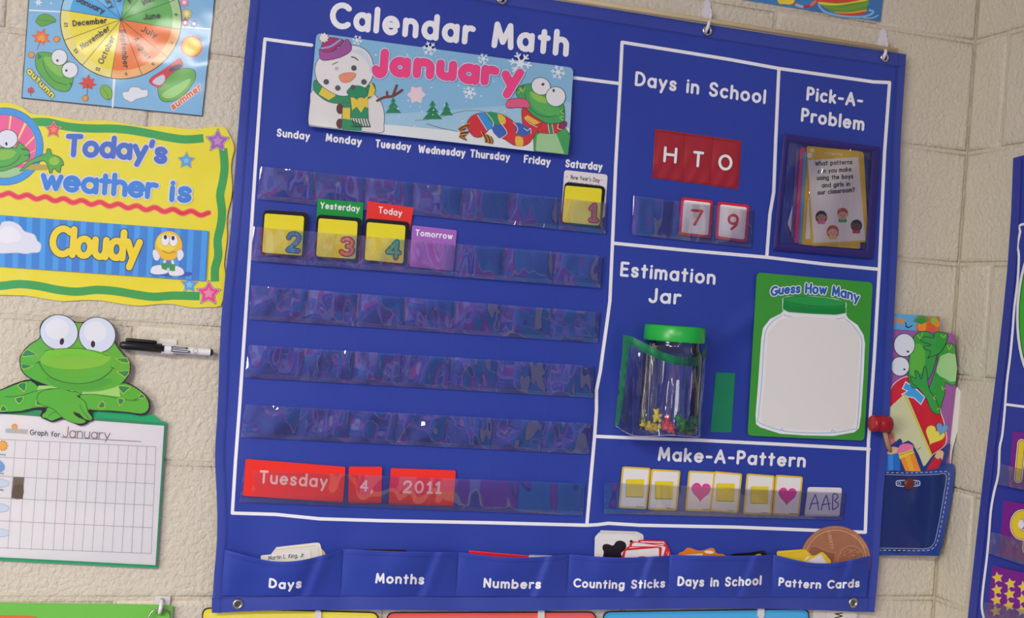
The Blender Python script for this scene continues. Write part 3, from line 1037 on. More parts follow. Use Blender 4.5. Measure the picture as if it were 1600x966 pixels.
# snowman
m = M(JS, .00155, 'gloss')
ln = '#46474a'
body = K((100, 540), (78, 640), (66, 740), (64, 815), (90, 838), (250, 858), (500, 885), (680, 900), (697, 830), (700, 740), (680, 660), (640, 600), (560, 540), (300, 500))
m.shape(sm(body, True, 3), '#dcdad4', ln, .9)
m.shape(ell(*K((330, 698))[0], 5.6, 8), '#5a2a22', '#33201d', .7); m.shape(ell(*K((328, 822))[0], 5.4, 7.4), '#5a2a22', '#33201d', .7)
hd_ = K((160, 270), (125, 330), (120, 400), (150, 480), (230, 545), (330, 590), (430, 580), (530, 530), (590, 460), (610, 380), (600, 290), (560, 220), (490, 175), (400, 165), (280, 190))
# scarf
sc1 = K((120, 455), (105, 520), (130, 570), (230, 640), (350, 655), (500, 640), (590, 600), (628, 545), (600, 480), (500, 520), (330, 560), (200, 520))
m.shape(sm(sc1, True, 3), '#178a58', ln, .8)
m.poly(K((150, 575), (190, 500), (280, 545), (290, 590), (235, 625)), '#e0c53a')
m.poly(K((560, 600), (590, 470), (625, 540), (610, 590)), '#e0c53a')
m.shape(sm(hd_, True, 3), '#e2e0db', ln, .9)
m.poly(sm(K((430, 215), (500, 250), (570, 330), (580, 400), (595, 330), (560, 250), (500, 200)), True, 3), '#c9d8de')
m.shape(K((355, 640), (420, 650), (415, 800), (425, 875), (345, 868), (345, 760)), '#178a58', ln, .7)
m.poly(K((352, 690), (414, 690), (414, 790), (350, 780)), '#e0c53a')
m.shape(K((350, 780), (420, 790), (515, 830), (510, 882), (345, 868)), '#178a58')
m.shape(K((418, 600), (560, 590), (568, 780), (420, 775)), '#178a58', ln, .7)
m.poly(K((418, 600), (560, 590), (566, 690), (535, 680), (505, 730), (470, 680), (430, 710)), '#e0c53a')
m.poly(K((418, 600), (440, 595), (470, 625), (500, 590), (530, 615), (560, 590), (560, 560), (420, 570)), '#178a58')
for i in range(7):
    a = K((430+22*i, 785), (450+22*i, 850), (425+22*i, 845))
    m.stroke(a, 1.6, '#123f33', inc=False)
m.off += 5e-5
m.shape(sm(K((390, 545), (430, 510), (490, 505), (545, 530), (560, 570), (520, 600), (430, 600), (390, 570)), True, 3), '#178a58', ln, .7)
m.shape(sm(K((320, 430), (345, 405), (400, 395), (455, 400), (455, 430), (410, 470), (350, 475)), True, 3), '#e8906a', '#8c5a48', .6)
for a, b, r_ in ((445, 356, 22), (300, 360, 16), (213, 472, 22), (310, 523, 22), (437, 518, 20), (529, 472, 22)):
    x_, y_ = K((a, b))[0]
    m.shape(ell(x_, y_, r_/5.4, n=12), '#4d5259' if a != 300 else '#b5bcc0', '#3a3d40' if a != 300 else None, .5)
m.stroke(sm(K((425, 262), (455, 270), (478, 288)), False), 1.5, '#3a2424'); m.stroke(K((265, 325), (310, 305)), 1, '#6d6868')
hat = K((168, 190), (185, 140), (220, 105), (270, 100), (330, 112), (360, 135), (250, 220), (165, 215))
m.shape(sm(hat, True, 3), '#a82f6e', '#5a2548', .8)
m.stroke(sm(K((175, 190), (250, 175), (330, 120)), False), 2.6, '#7fb4dd')
brim = K((155, 205), (165, 280), (220, 290), (330, 265), (410, 220), (425, 175), (400, 120), (375, 120), (365, 155), (270, 215), (200, 222), (168, 200))
m.shape(sm(brim, True, 2), '#9d4f94', '#5a2548', .8)
m.shape(star(*K((193, 102))[0], 8.2, .75, 0, 9, True), '#e8e4d8', '#77746c', .5)
m.stroke(sm(K((640, 630), (700, 600), (770, 590), (850, 540)), False), 3.4, '#73331f'); m.stroke(sm(K((770, 590), (790, 540), (805, 500)), False), 3.2, '#73331f')
m.stroke(K((725, 600), (722, 555)), 3, '#73331f')
m.build('printed_snowman', jc)
# frog in the scarf
m = M(JS, .00155, 'gloss')
gl = '#23402c'
m.shape(K2((770, 780), (775, 890), (1060, 925), (1080, 760), (1040, 700), (900, 700), (800, 740)), '#3f9f52', gl, .8)
m.poly(K2((800, 760), (790, 890), (1030, 915), (960, 740), (850, 720)), '#9cca8e')
m.shape(sm(K2((680, 530), (675, 620), (700, 700), (830, 740), (960, 740), (1040, 690), (1050, 655), (1020, 640), (880, 650), (760, 560)), True, 3), '#cf2730', '#5a1c20', .8)
m.poly(K2((690, 610), (720, 590), (830, 655), (800, 690)), '#e0b93c'); m.poly(K2((890, 655), (925, 665), (935, 740), (895, 740)), '#1f8a55')
m.shape(sm(K2((1000, 650), (1050, 650), (1040, 690), (1010, 710), (980, 690)), True, 2), '#8a1f5a', '#4a1838', .5)
sc = K2((210, 665), (250, 600), (330, 570), (450, 570), (540, 600), (620, 660), (650, 720), (700, 730), (740, 690), (790, 670), (840, 660), (790, 740), (740, 820), (680, 850), (600, 840), (540, 800), (500, 780), (450, 740), (420, 690), (380, 730), (330, 775), (270, 770), (230, 720))
m.shape(sm(sc, True, 2), '#cf2730', '#5a1c20', .8)
m.poly(sm(K2((305, 590), (360, 570), (430, 670), (380, 715)), True, 2), '#2f8fd0'); m.poly(sm(K2((370, 568), (470, 575), (500, 650), (435, 680)), True, 2), '#1f9060')
m.poly(sm(K2((470, 578), (530, 605), (535, 660), (490, 660)), True, 2), '#e0b93c')
m.poly(sm(K2((415, 690), (500, 670), (550, 740), (480, 785)), True, 2), '#2f5fae')
m.poly(sm(K2((620, 655), (690, 670), (750, 720), (700, 770), (630, 745)), True, 2), '#2f5fae')
m.poly(sm(K2((620, 770), (680, 780), (680, 850), (625, 845)), True, 2), '#e0b93c')
for p in (K2((300, 590), (345, 660), (380, 718)), K2((375, 570), (430, 640), (430, 690)), K2((500, 660), (550, 740), (495, 785)), K2((600, 650), (640, 700), (625, 740)), K2((690, 700), (720, 720), (745, 700), (750, 745)), K2((700, 620), (740, 660), (800, 690)), K2((890, 655), (905, 740)), K2((925, 665), (940, 740)), K2((980, 660), (975, 700), (1010, 712))):
    m.stroke(sm(p, False, 3), .9, '#ece8de')
m.build('printed_scarf', jc)
m = M(JS, .00215, 'gloss')
for i in range(11):
    a = K2((235-8*i % 50, 660+10*i), (180-3*i, 680+9*i), (140+7*i, 700+10*i))
    m.stroke(sm(a, False), 1.8, '#6e2a1c' if i % 3 else '#c99a35', inc=False)
for i in range(8):
    a = K2((330+12*i, 730+6*i), (360+10*i, 780+4*i), (365+8*i, 815+2*i))
    m.stroke(sm(a, False), 1.8, '#6e2a1c' if i % 3 else '#c99a35', inc=False)
m.off += 3e-5
head_ = K2((628, 395), (650, 350), (720, 330), (780, 330), (860, 380), (960, 470), (1020, 500), (1032, 580), (1025, 640), (960, 660), (870, 655), (760, 585), (700, 520), (640, 440))
m.shape(sm(head_, True, 3), '#3aa357', gl, .9)
m.poly(sm(K2((740, 390), (860, 420), (960, 510), (1000, 560), (960, 600), (850, 580), (760, 510)), True, 3), '#52b055')
m.poly(sm(K2((740, 400), (800, 410), (900, 470), (860, 490), (780, 460)), True, 3), '#8fc44a')
m.stroke(sm(K2((700, 415), (720, 500), (800, 580), (900, 605), (965, 590)), False), .9, gl)
m.poly(K2((660, 345), (700, 340), (690, 375)), '#1f7d45'); m.poly(K2((1028, 530), (1000, 550), (1030, 580)), '#1f7d45')
for p in (K2((640, 405), (665, 385), (650, 360)), K2((665, 360), (680, 395), (700, 350)), K2((1020, 540), (1000, 560), (1025, 580)), K2((1025, 600), (990, 610), (1020, 635))):
    m.stroke(sm(p, False), .9, '#c5cf4c')
m.shape(ell(*K2((833, 348))[0], 15, 13.6, 20), '#e3e6e4', gl, .9)
m.shape(ell(*K2((957, 435))[0], 15.5, 15.5), '#e3e6e4', gl, .9)
m.poly(ell(*K2((850, 332))[0], 2.6, 2, -20, 10), '#3a2824'); m.poly(ell(*K2((940, 384))[0], 1.8, 2.8, 0, 10), '#3a2824')
m.shape(sm(K2((740, 525), (640, 525), (560, 530), (540, 505), (560, 465), (620, 450), (710, 460)), True, 3), '#e0567f', '#7c2a48', .8)
m.build('printed_frog', jc)
# lettering and snowflakes
m = M(JS, .0026, 'gloss')
PINK = '#ef3f7f'
OL = [(15.5, '#dcd6e6'), (13.2, '#a6548f')]
for ch, p0, p1, h_, up in (('J', (581, 119), (604, 124), 46, None), ('a', (608, 119), (640, 122), 41, None), ('n', (645, 121), (677, 124), 41, None), ('u', (681, 124), (712, 127), 41, None),
                           ('a', (715, 129), (748, 133), 41, None), ('r', (751, 132), (776, 136), 41, None), ('y', (781, 144), (815, 140), 44, (.12, -.99))):
    text(m, ch, p0, p1, h_, 11.5, PINK, [(15.8, '#dcd6e6'), (13.2, '#a6548f')], up=up)
m.build('lettering', jc, label='bold pink word January')
m = M(JS, .0016, 'gloss')
def flake(x, y, r, c='#e4ecee'):
    for k in range(6):
        a = math.radians(60*k+12); e = (x+r*math.cos(a), y+r*math.sin(a))
        m.stroke([(x, y), e], r*.16, c, inc=False)
        f = lerp((x, y), e, .6)
        for s in (-.9, .9):
            m.stroke([f, (f[0]+r*.32*math.cos(a+s), f[1]+r*.32*math.sin(a+s))], r*.14, c, inc=False)
    m.poly(ell(x, y, r*.33, n=10), c, inc=False)
for x, y, r in ((558, 63, 8), (671, 76, 11), (755, 92, 8.5), (813, 99, 17), (872, 113, 11), (734, 145, 10)):
    m = M(JS, .0016, 'gloss'); flake(x, y, r); m.build('printed_snowflake', jc)
m = M(JS, .0016, 'gloss')
x_, y_ = K((970, 580))[0]
m.poly(star(x_, y_, 15, .7, 0, 6), '#e6cfd2'); m.build('printed_snowflake', jc)
m = M(JS, .0016, 'gloss')
for _ in range(70):
    x, y = bil(JQ, random.uniform(.22, .8), random.uniform(.06, .9))
    m.poly(ell(x, y, random.uniform(.6, 1.5), n=6), '#dfe9ec', inc=False)
o = m.build('printed_snow', jc); o['kind'] = 'stuff'

# --- number and day cards
def numcard(lbl, oq, iq_, dig, p0, p1, h_, w_, col, dk, pat):
    t, m = card('number_card', lbl, 'card', oq, C1 if dig == '1' else CN, .0010, '#16140f', 8, 'ink', 'black framed yellow number cards', part='card_border')
    m.poly(rq(iq_, 4), '#e9dc27')
    m.build('yellow_panel', t)
    m = M(card.surf, .0011, 'ink')
    st = text(m, dig, p0, p1, h_, w_, col, [(w_+2.6, '#1d2422')])
    if pat == 'stripe':
        for s in st:
            for a, b in list(zip(s, s[1:]))[::2]:
                dx, dy = b[0]-a[0], b[1]-a[1]; l = math.hypot(dx, dy) or 1
                m.stroke([(a[0]-dy/l*w_*.5, a[1]+dx/l*w_*.5), (a[0]+dy/l*w_*.5, a[1]-dx/l*w_*.5)], 1.0, dk, inc=False, cap=False)
    elif pat == 'dots':
        for s in st:
            for a, b in zip(s, s[1:]):
                n = max(1, int(math.dist(a, b)/3))
                for i in range(n):
                    c = lerp(a, b, (i+.5)/n); m.poly(ell(c[0]+random.uniform(-1.6, 1.6), c[1], .6, n=6), dk, inc=False)
    elif pat == 'core':
        for s in st: m.stroke(s, w_*.36, dk, inc=False)
    elif pat == 'zig':
        for s in st[:1]:
            for dx in (-1.6, 1.6):
                p = [(lerp(s[1], s[2], i/9)[0]+dx+(1 if i % 2 else -1), lerp(s[1], s[2], i/9)[1]) for i in range(10)]
                m.stroke(p, 1.2, dk if dx < 0 else '#3aa08c', inc=False)
    m.build('numeral', t)
numcard('black framed yellow number card with blue striped numeral 2', [(412, 328), (482.4, 332.5), (475.5, 405.5), (406.5, 398)], [(413.8, 333.5), (475.3, 338), (471.6, 399.7), (409.5, 394.5)],
        '2', (446, 393.5), (469, 395.5), 32, 6, '#3f9ad0', '#15364f', 'stripe')
t, m = card('day_marker_card', 'green card reading Yesterday behind the number 3 card', 'card', [(496.4, 310.6), (568, 316.7), (566, 352), (494, 347)], CY, .0006, '#1e9a3e', 0)
text(m, 'Yesterday', (500, 326), (562, 331.5), 10.6, 1.9, '#eef2e8'); m.build('lettering', t)
numcard('black framed yellow number card with red and orange numeral 3', [(495, 335), (566, 341), (562, 409.5), (491, 403.5)], [(498, 341), (559, 346), (555.5, 405), (494, 400.6)],
        '3', (530, 399.5), (553, 401.5), 30, 6.2, '#e05a43', '#e8932e', 'core')
t, m = card('day_marker_card', 'bright red card reading Today behind the number 4 card', 'card', [(574.7, 314.3), (645.9, 324.5), (641, 360), (571, 352)], CY, .0006, '#ee3a2e', 0)
text(m, 'Today', (591, 333), (628, 338.5), 10.6, 1.9, '#f4e9e2'); m.build('lettering', t)
numcard('black framed yellow number card with green dotted numeral 4', [(571, 341), (640.5, 347), (636, 416), (566.5, 408.5)], [(573.5, 347), (633.7, 352.5), (630, 411.8), (569.8, 406)],
        '4', (602, 404.5), (626, 406.5), 31, 6.2, '#3fae7d', '#d8efe0', 'dots')
t, m = card('day_marker_card', 'plain lilac card reading Tomorrow in the second row of pockets', 'card', [(644, 352), (714, 360), (708, 423.5), (640, 417)], C1, .0006, '#a568bb', 3)
text(m, 'Tomorrow', (648.7, 368.3), (707, 374.5), 10, 1.9, '#f2ecf3'); m.build('lettering', t)
t, m = card('holiday_card', 'white card reading New Year\'s Day behind the number 1 card', 'card', [(881.8, 265.5), (949.5, 273), (945, 341), (877, 335)], C0, .0006, '#e6e1da', 5)
text(m, "New Year's Day", (891.5, 280), (937, 285.5), 7, .9, '#4a3550')
for i in range(16): m.poly(ell(886+i*3.6+random.uniform(-1, 1), 283.5+i*.45+random.uniform(-1, 1)-(8 if i in (0, 15) else 0), .9, n=6), ['#c44', '#3a7fbf', '#7a3f8f', '#cc5a7a'][i % 4].replace('#c44', '#cc4444'), inc=False)
m.build('lettering', t)
numcard('black framed yellow number card with zigzag numeral 1 under Saturday', [(882.6, 284), (946.4, 291.4), (939.5, 357), (876, 349.6)], [(883.3, 289.8), (940.6, 295), (936.5, 353), (878.5, 347)],
        '1', (919, 347), (933, 348), 30, 6.6, '#e0585a', '#b03a52', 'zig')

# --- date cards
def redcard(lbl, q, txt, p0, p1, h_, w_, **k):
    t, m = card('date_card', lbl, 'card', q, C1, .0008, '#f2311f', 3, 'ink', 'red date cards in the bottom strip')
    text(m, txt, p0, p1, h_, w_, '#f3dcd2', **k); m.build('lettering', t)
redcard('wide red card reading Tuesday', [(384, 717.3), (540, 729.8), (536, 785.6), (379.4, 775)], 'Tuesday', (404.5, 755.5), (511.5, 763), 20.5, 3.4)
redcard('small red card reading 4 and a comma', [(545.3, 729.4), (597, 729.6), (595.8, 786.8), (544, 786.3)], '4,', (561.7, 768.3), (583, 769.5), 18.5, 3.3)
redcard('red card reading 2011', [(610.6, 731.7), (712.4, 735.3), (708.3, 791), (607, 788.6)], '2011', (628.5, 770.8), (688.5, 772.3), 20, 3.4)
def digcard(lbl, q, d, p0, p1):
    t, m = card('digit_card', lbl, 'card', q, C1, .0008, '#d8202c', 5, 'ink', 'red bordered digit cards')
    m.poly(rq(insetpx(q, 4), 3), '#efece8'); m.build('white_panel', t)
    m = M(card.surf, .0009, 'ink'); text(m, d, p0, p1, 26, 4.2, '#d8262f'); m.build('numeral', t)
digcard('left red bordered digit card, with a red 7', [(1065, 308), (1114.4, 313.8), (1110.3, 372.2), (1060.3, 366.6)], '7', (1077.5, 352.5), (1097.5, 354))
digcard('right red bordered digit card, with a red 9', [(1121.9, 315), (1171.3, 320.6), (1166.6, 379), (1118, 372.8)], '9', (1135.5, 359.5), (1154, 361))

# --- pick a problem cards
def PQ(e): return lambda x, y, o: WP(x, y, .0185+e+o)
def plain(name, lbl, q, col, e, r=3, th=.0005, group=None, cat='card'):
    t = thing(name, lbl, cat, centre(q, PQ(e)), group)
    m = M(PQ(e), 0, 'ink'); m.slab(rq(q, r), th, col); m.build('card', t)
    return t, M(PQ(e), th+4e-5, 'ink')
K3 = crop(1200, 180, 4.2)
t, m = plain('scrap_card', 'white card corner at the far left inside the clear purple pocket', K3((165, 585), (205, 600), (175, 830), (128, 712)), '#e5e2df', .0000); m.stroke(K3((150, 700), (168, 615)), 1, '#cfcac8'); m.build('printed_line', t)
t, m = plain('problem_card', 'violet edged card at the far left of the stack in the purple pocket', K3((185, 225), (560, 250), (560, 860), (150, 810)), '#6d3f86', .0008); m.stroke(K3((190, 240), (158, 800)), 1.2, '#8d63a6'); m.build('printed_border', t)
t, m = plain('problem_card', 'hot pink edged card in the purple pocket, left of the blue one', K3((215, 212), (560, 240), (560, 870), (172, 838)), '#e0417f', .0018); m.stroke(K3((238, 240), (200, 820)), 1.2, '#ef7aa6'); m.build('printed_border', t)
t, m = plain('problem_card', 'light blue edged card in the purple pocket behind the yellow ones', K3((232, 240), (590, 250), (580, 875), (200, 848)), '#4f9fc9', .0028); m.stroke(K3((246, 260), (214, 830)), 1.2, '#86bedb'); m.build('printed_border', t)
t, m = plain('problem_card', 'rearmost yellow card in the purple pocket, its lower corner showing', K3((260, 210), (600, 235), (605, 878), (220, 850)), '#e2b92a', .0038); m.poly(K3((262, 560), (290, 560), (280, 815), (246, 812)), '#ebe7de'); m.build('printed_panel', t)
t, m = plain('problem_card', 'front yellow card asking What patterns can you make using the boys and girls', K3((252, 202), (628, 240), (660, 832), (285, 862)), '#e5bd2b', .0052, 5)
m.poly(K3((262, 296), (592, 274), (638, 822), (300, 840)), '#eae6df')
m.poly(ell(*K3((274, 264))[0], 4, n=14), '#efe9d6'); m.poly(ell(*K3((289, 232))[0], 3.4, 3, 0, 12), '#efe9d6')
text(m, 'Patterning', K3((372, 262))[0], K3((488, 264))[0], 5.2, .8, '#f3e7b8')
m.build('printed_panel', t)
m = M(PQ(.0052), .00075, 'ink')
for s, a, b in (('What patterns', (308, 334), (554, 322)), ('can you make', (326, 384), (548, 370)), ('using the boys', (321, 428), (560, 416)), ('and girls in', (353, 477), (540, 466)), ('our classroom?', (326, 524), (570, 504))):
    text(m, s, K3(a)[0], K3(b)[0], 7.6, 1.3, '#2c2823', gap=.16, up=(-.03, -1))
m.build('lettering', t)
def kid(nm, cx, cy, r, skin, hair, shirt, style):
    m = M(PQ(.0052), .00078, 'ink')
    if style == 'long': m.poly(ell(cx, cy+1, r*1.15, r*1.25), hair)
    elif style == 'dark': m.poly(ell(cx, cy, r*1.1, r*1.15), hair)
    m.poly(rq([(cx-r*.7, cy+r*.7), (cx+r*.7, cy+r*.7), (cx+r*.8, cy+r*1.5), (cx-r*.8, cy+r*1.5)], 3), shirt)
    m.poly(ell(cx, cy+r*.15, r*.86, r*.86), skin)
    m.poly(ell(cx-r*.85, cy+r*.2, r*.18, n=8), skin); m.poly(ell(cx+r*.85, cy+r*.2, r*.18, n=8), skin)
    m.poly(sm([(cx-r*.95, cy), (cx-r*.8, cy-r*.8), (cx, cy-r*1.15), (cx+r*.8, cy-r*.8), (cx+r*.95, cy), (cx+r*.5, cy-r*.35), (cx, cy-r*.5), (cx-r*.5, cy-r*.3)], True, 3), hair)
    for s in (-1, 1): m.poly(ell(cx+s*r*.32, cy+r*.15, r*.1, n=8), '#2c2320', inc=False)
    m.off += 3e-5
    m.stroke(sm([(cx-r*.25, cy+r*.5), (cx, cy+r*.6), (cx+r*.25, cy+r*.5)], False), .6, '#8c3a32')
    m.build(nm, t)
kid('printed_girl', *K3((350, 665))[0], 8, '#a87a5a', '#1f1a1a', '#e05a9a', 'long')
kid('printed_boy', *K3((490, 650))[0], 8.6, '#e3ab8a', '#a8532f', '#3f9f55', '')
kid('printed_girl', *K3((425, 762))[0], 8.4, '#ecb791', '#b5552c', '#e8c25a', 'long')
kid('printed_boy', *K3((580, 725))[0], 8.2, '#6b4230', '#26201f', '#c7384a', 'dark')

# --- guess how many card
GQ = [(1182.9, 425.8), (1363.9, 441.3), (1350.6, 689), (1168.3, 681)]
t, m = card('guess_card', 'green card reading Guess How Many over a large blank jar outline', 'card', GQ, CH(.0020), .0012, '#3f9b34', 7, 'ink')
K4 = crop(940, 400, 3.22)
jar = K4((915, 280), (905, 292), (850, 320), (815, 365), (806, 420), (790, 650), (778, 800), (780, 845), (800, 860), (900, 892), (1020, 900), (1165, 903), (1270, 885), (1292, 865), (1302, 800), (1315, 600), (1322, 440), (1315, 400), (1285, 350), (1240, 318), (1228, 300), (1228, 285))
m.shape(jar, '#efeee9', '#f2f4f4', 2)
m.stroke(sm(K4((905, 300), (860, 330), (830, 370), (818, 430), (805, 640), (790, 800), (795, 840), (910, 880), (1030, 890), (1160, 890), (1265, 872), (1288, 845), (1300, 640), (1310, 450), (1300, 400), (1260, 345), (1225, 318)), False, 3), 1.3, '#9dc3df')
m.poly(sm(K4((845, 380), (835, 440), (820, 650), (805, 830), (910, 868), (1160, 876), (1270, 850), (1285, 640), (1298, 450), (1280, 380), (1200, 325), (940, 308)), True, 3), '#e9e6dc')
for p in (((915, 290), (925, 300), (960, 306)), ((1225, 305), (1205, 315), (1180, 318)), ((900, 880), (908, 868), (915, 880)), ((1155, 885), (1163, 876), (1172, 885))):
    m.stroke(sm(K4(*p), False), .9, '#8fb4d6')
m.build('printed_jar', t)
m = M(card.surf, .00165, 'ink')
lid = K4((912, 215), (935, 205), (1070, 205), (1180, 218), (1230, 238), (1228, 290), (1180, 299), (1060, 294), (940, 285), (911, 270))
m.shape(lid, '#1f8f3f', '#dcead6', 1.4)
m.shape(ell(*K4((1071, 229))[0], 49, 7, 4.5, 28), '#2a9d48', '#157030', .7)
for i in range(36):
    a = i/35; xx = 914+314*a
    y0_ = 229+22*a-4+18*math.sin(PI*a)**.6*.9; m.stroke(K4((xx, y0_+12), (xx-1, 268+20*a+8*math.sin(PI*a))), .7, '#146a30', inc=False, cap=False)
m.build('printed_lid', t)
m = M(card.surf, .0020, 'ink')
for s, a, b, h_, bw in (('Guess', (848, 205), (1000, 188), 15.5, -1), ('How', (1022, 190), (1133, 196), 17, 0), ('Many', (1157, 203), (1296, 240), 17, -2)):
    text(m, s, K4(a)[0], K4(b)[0], h_, 3.3, '#2a63ae', [(6.2, '#e3e8ea')], bow=bw, gap=.12)
m.build('lettering', t)

# --- make a pattern cards
def patcard(lbl, q, shp, c, s, dz=0):
    sf = CH(.0016+dz)
    t, m = card('pattern_card', lbl, 'card', q, sf, .0005, '#e6c23a', 4, 'ink', 'yellow bordered pattern cards')
    m.poly(rq(insetpx(q, 2.8), 2.5), '#ebe8e0')
    br = bil(q, .62, .945)
    m.stroke([br, (br[0]+12, br[1]+.8)], .9, '#77736c', cap=False)
    m.build('white_panel', t)
    m = M(card.surf, .00062, 'ink')
    if shp == 'sq':
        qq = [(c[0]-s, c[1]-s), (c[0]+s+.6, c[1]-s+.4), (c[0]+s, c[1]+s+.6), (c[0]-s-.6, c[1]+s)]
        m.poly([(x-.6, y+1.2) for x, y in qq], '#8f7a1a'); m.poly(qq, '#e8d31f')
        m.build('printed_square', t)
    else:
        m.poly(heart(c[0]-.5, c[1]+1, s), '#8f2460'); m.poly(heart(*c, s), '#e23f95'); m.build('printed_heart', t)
patcard('leftmost yellow square card of the pattern row', [(972.4, 729), (1017, 731.5), (1010, 796), (966.3, 794)], 'sq', (992.5, 762.5), 13.5)
patcard('yellow square card second from left, before the first gap in the pattern row', [(1017.6, 733), (1063.5, 735.6), (1057.4, 798.4), (1012.5, 796.7)], 'sq', (1038, 765.5), 13.5, .0007)
patcard('pink heart card left of the middle yellow square card', [(1076, 735.6), (1118, 737.6), (1114, 800), (1070.3, 798.4)], 'heart', (1095.6, 767), 15)
patcard('yellow square card joined to the right of the first pink heart', [(1115.5, 736.3), (1160, 740.3), (1153, 802.8), (1108.7, 799)], 'sq', (1134, 769), 13.5, .0007)
patcard('yellow square card immediately left of the last pink heart', [(1166.8, 740), (1211, 743.4), (1205.5, 805), (1161, 803.4)], 'sq', (1187, 773), 13)
patcard('pink heart card next to the hand-written AAB card', [(1212, 742), (1254.9, 745), (1248.8, 806.8), (1206.6, 804.4)], 'heart', (1230.6, 773.5), 14, .0007)
t, m = card('rule_card', 'small white card with AAB written in blue marker', 'card', [(1262.3, 761.2), (1315.6, 762.3), (1311.6, 807.5), (1256.6, 806.8)], CH(.0012), .0006, '#e3e0de', 4, 'ink')
for s in ([(1265, 796), (1274, 773), (1279, 797)], [(1266.5, 788), (1279, 786)], [(1283, 797), (1291, 774), (1296, 797)], [(1284, 789), (1297, 787)],
          [(1301, 796), (1301.5, 773), (1307, 772.5), (1309.5, 777), (1304, 783), (1309, 786), (1309, 792), (1301, 797)]):
    m.stroke(sm(s, False, 2), 1.7, '#3a4cae', inc=False)
m.build('handwriting', t)

# ------------------------------------------------------------ jar pocket
K5 = crop(960, 480, 4.391)
ppx = WP(1055, 600, .06); sM = (WP(1056, 600, .06)-ppx).length        # metres per pixel there
axis = Vector((0, 0, 1))
jx, jy = (WP(1046, 676, .066).x+WP(1052, 509, .066).x)/2, -.066
ztop, zbot = WP(1052, 509, .066).z, WP(1046, 677, .066).z
RJ = (WP(1099, 600, .066)-WP(1008, 600, .066)).length/2*.97
jarT = thing('plastic_jar', 'clear plastic jar with green screw lid standing in the vinyl pocket', 'jar', (jx, jy, zbot))
H_ = ztop-zbot
glass = film('clear_jar', .005, .02, (.95, .96, .97), .1, .15, 12, .004)
m = M(None)
prof = [(.0, RJ*.80), (.004, RJ*.93), (.012, RJ*.97), (H_*.70, RJ*.97), (H_*.76, RJ*.93), (H_*.80, RJ*.86), (H_*.83, RJ*.84), (H_*.845, RJ*.86), (H_*.86, RJ*.84), (H_*.95, RJ*.84)]
m.lathe((jx, jy, zbot), axis, prof, glass, n=40)
m.build('jar_body', jarT)
m = M(None)
m.lathe((jx, jy, zbot), axis, [(H_*.853, RJ*.9), (H_*.853, RJ*.99), (H_*.862, RJ*1.0), (H_*.985, RJ*.985), (H_*1.0, RJ*.95), (H_*.997, RJ*.90), (H_*.99, RJ*.88), (H_*.99, 0.0001)], '#22ad3e', 'plastic', 48)
m.build('screw_lid', jarT)
def bear(lbl, x, y, s, col, d, rot=0):
    """small rubber bear counter: body, head, ears and limbs as one smooth figure"""
    c = WP(x, y, d)
    t = None
    m = M(None)
    r = s*sM
    def ball(dx, dz, rr, dy=0, n=10):
        a = math.radians(rot)
        ox, oz = dx*math.cos(a)-dz*math.sin(a), dx*math.sin(a)+dz*math.cos(a)
        cc = c+Vector((ox*r, dy*r, oz*r)); R_ = rr*r
        m.lathe(cc, (0, -1, 0), [(-R_*math.cos(PI*i/8), max(R_*math.sin(PI*i/8), 1e-5)) for i in range(9)], col, 'plastic', n)
    ball(0, 0, .62); ball(0, .85, .45, -.1); ball(-.34, 1.2, .18); ball(.34, 1.2, .18); ball(0, .78, .2, -.5)
    ball(-.55, .25, .25, -.3); ball(.55, .25, .25, -.3); ball(-.45, -.55, .3, -.2); ball(.45, -.55, .3, -.2)
    o = m.build('bear_counter')
    tag(o, lbl, 'toy', 'bear counters in the jar')
bear('upper yellow bear counter, standing in the clear jar', 1026, 652, 9.0, '#f6dc20', .058, 8)
bear('lower yellow bear counter lying at the left of the jar bottom', 1013, 666, 9.5, '#f2d21c', .070, 70)
bear('second lower yellow bear counter below the standing one', 1023, 669, 7.5, '#f2d21c', .086, -70)
bear('red bear counter standing in the middle of the jar', 1041, 663, 9.5, '#e8262b', .068, -4)
bear('pinkish red bear counter lying at the jar bottom beside the green one', 1048, 670, 8.5, '#ee4a44', .088, 80)
bear('left green bear counter in the jar', 1065, 663, 11, '#1fa83c', .070, 30)
bear('right green bear counter in the jar', 1076, 666, 11, '#1fa83c', .063, -35)

# vinyl pocket round the jar, bound in green
TRIM = '#10764a'
def front(x, y, o):
    u = (x-970)/135
    d = .023+.096*math.sin(PI*max(0, min(1, (u*.93+.03))))**.55
    d += .0025*math.sin(u*17+y/40)+.002*math.sin(u*29-y/60)
    return WP(x, y, d+o)
topL = K5((60, 188), (122, 203), (232, 258), (330, 310), (420, 338), (520, 346), (585, 334), (618, 295), (640, 238))
topI = K5((64, 245), (120, 262), (210, 315), (325, 366), (420, 398), (520, 408), (600, 398), (622, 350), (633, 305))
botL = K5((8, 812), (60, 850), (140, 884), (260, 886), (380, 878), (480, 886), (560, 893), (585, 885), (590, 870))
def pq(u, v):
    a, b = along(topI, u), along(botL, u)
    bulge = (v*(1-v))*4
    x = a[0]+(b[0]-a[0])*v + (-1.5 if u < .2 else 0)*bulge
    return (x, a[1]+(b[1]-a[1])*v)
m = M(front, 0)
VF = film('vinyl_thick', .015, .03, (.96, .97, .97), .15, .9, 16, .016)
m.grid(pq, VF, 60, 40, fn=lambda u, v: .0045*math.sin(u*21+v*2)*v*(1-v)*2+.0012*math.sin(u*47-v*3)*v*(1-v)*4)
jp = m.build('jar_pocket', chart, label='clear vinyl jar pocket bound in green cloth')
m = M(front, .0012, 'cloth')
mi = m.mi(TRIM)
rows = []
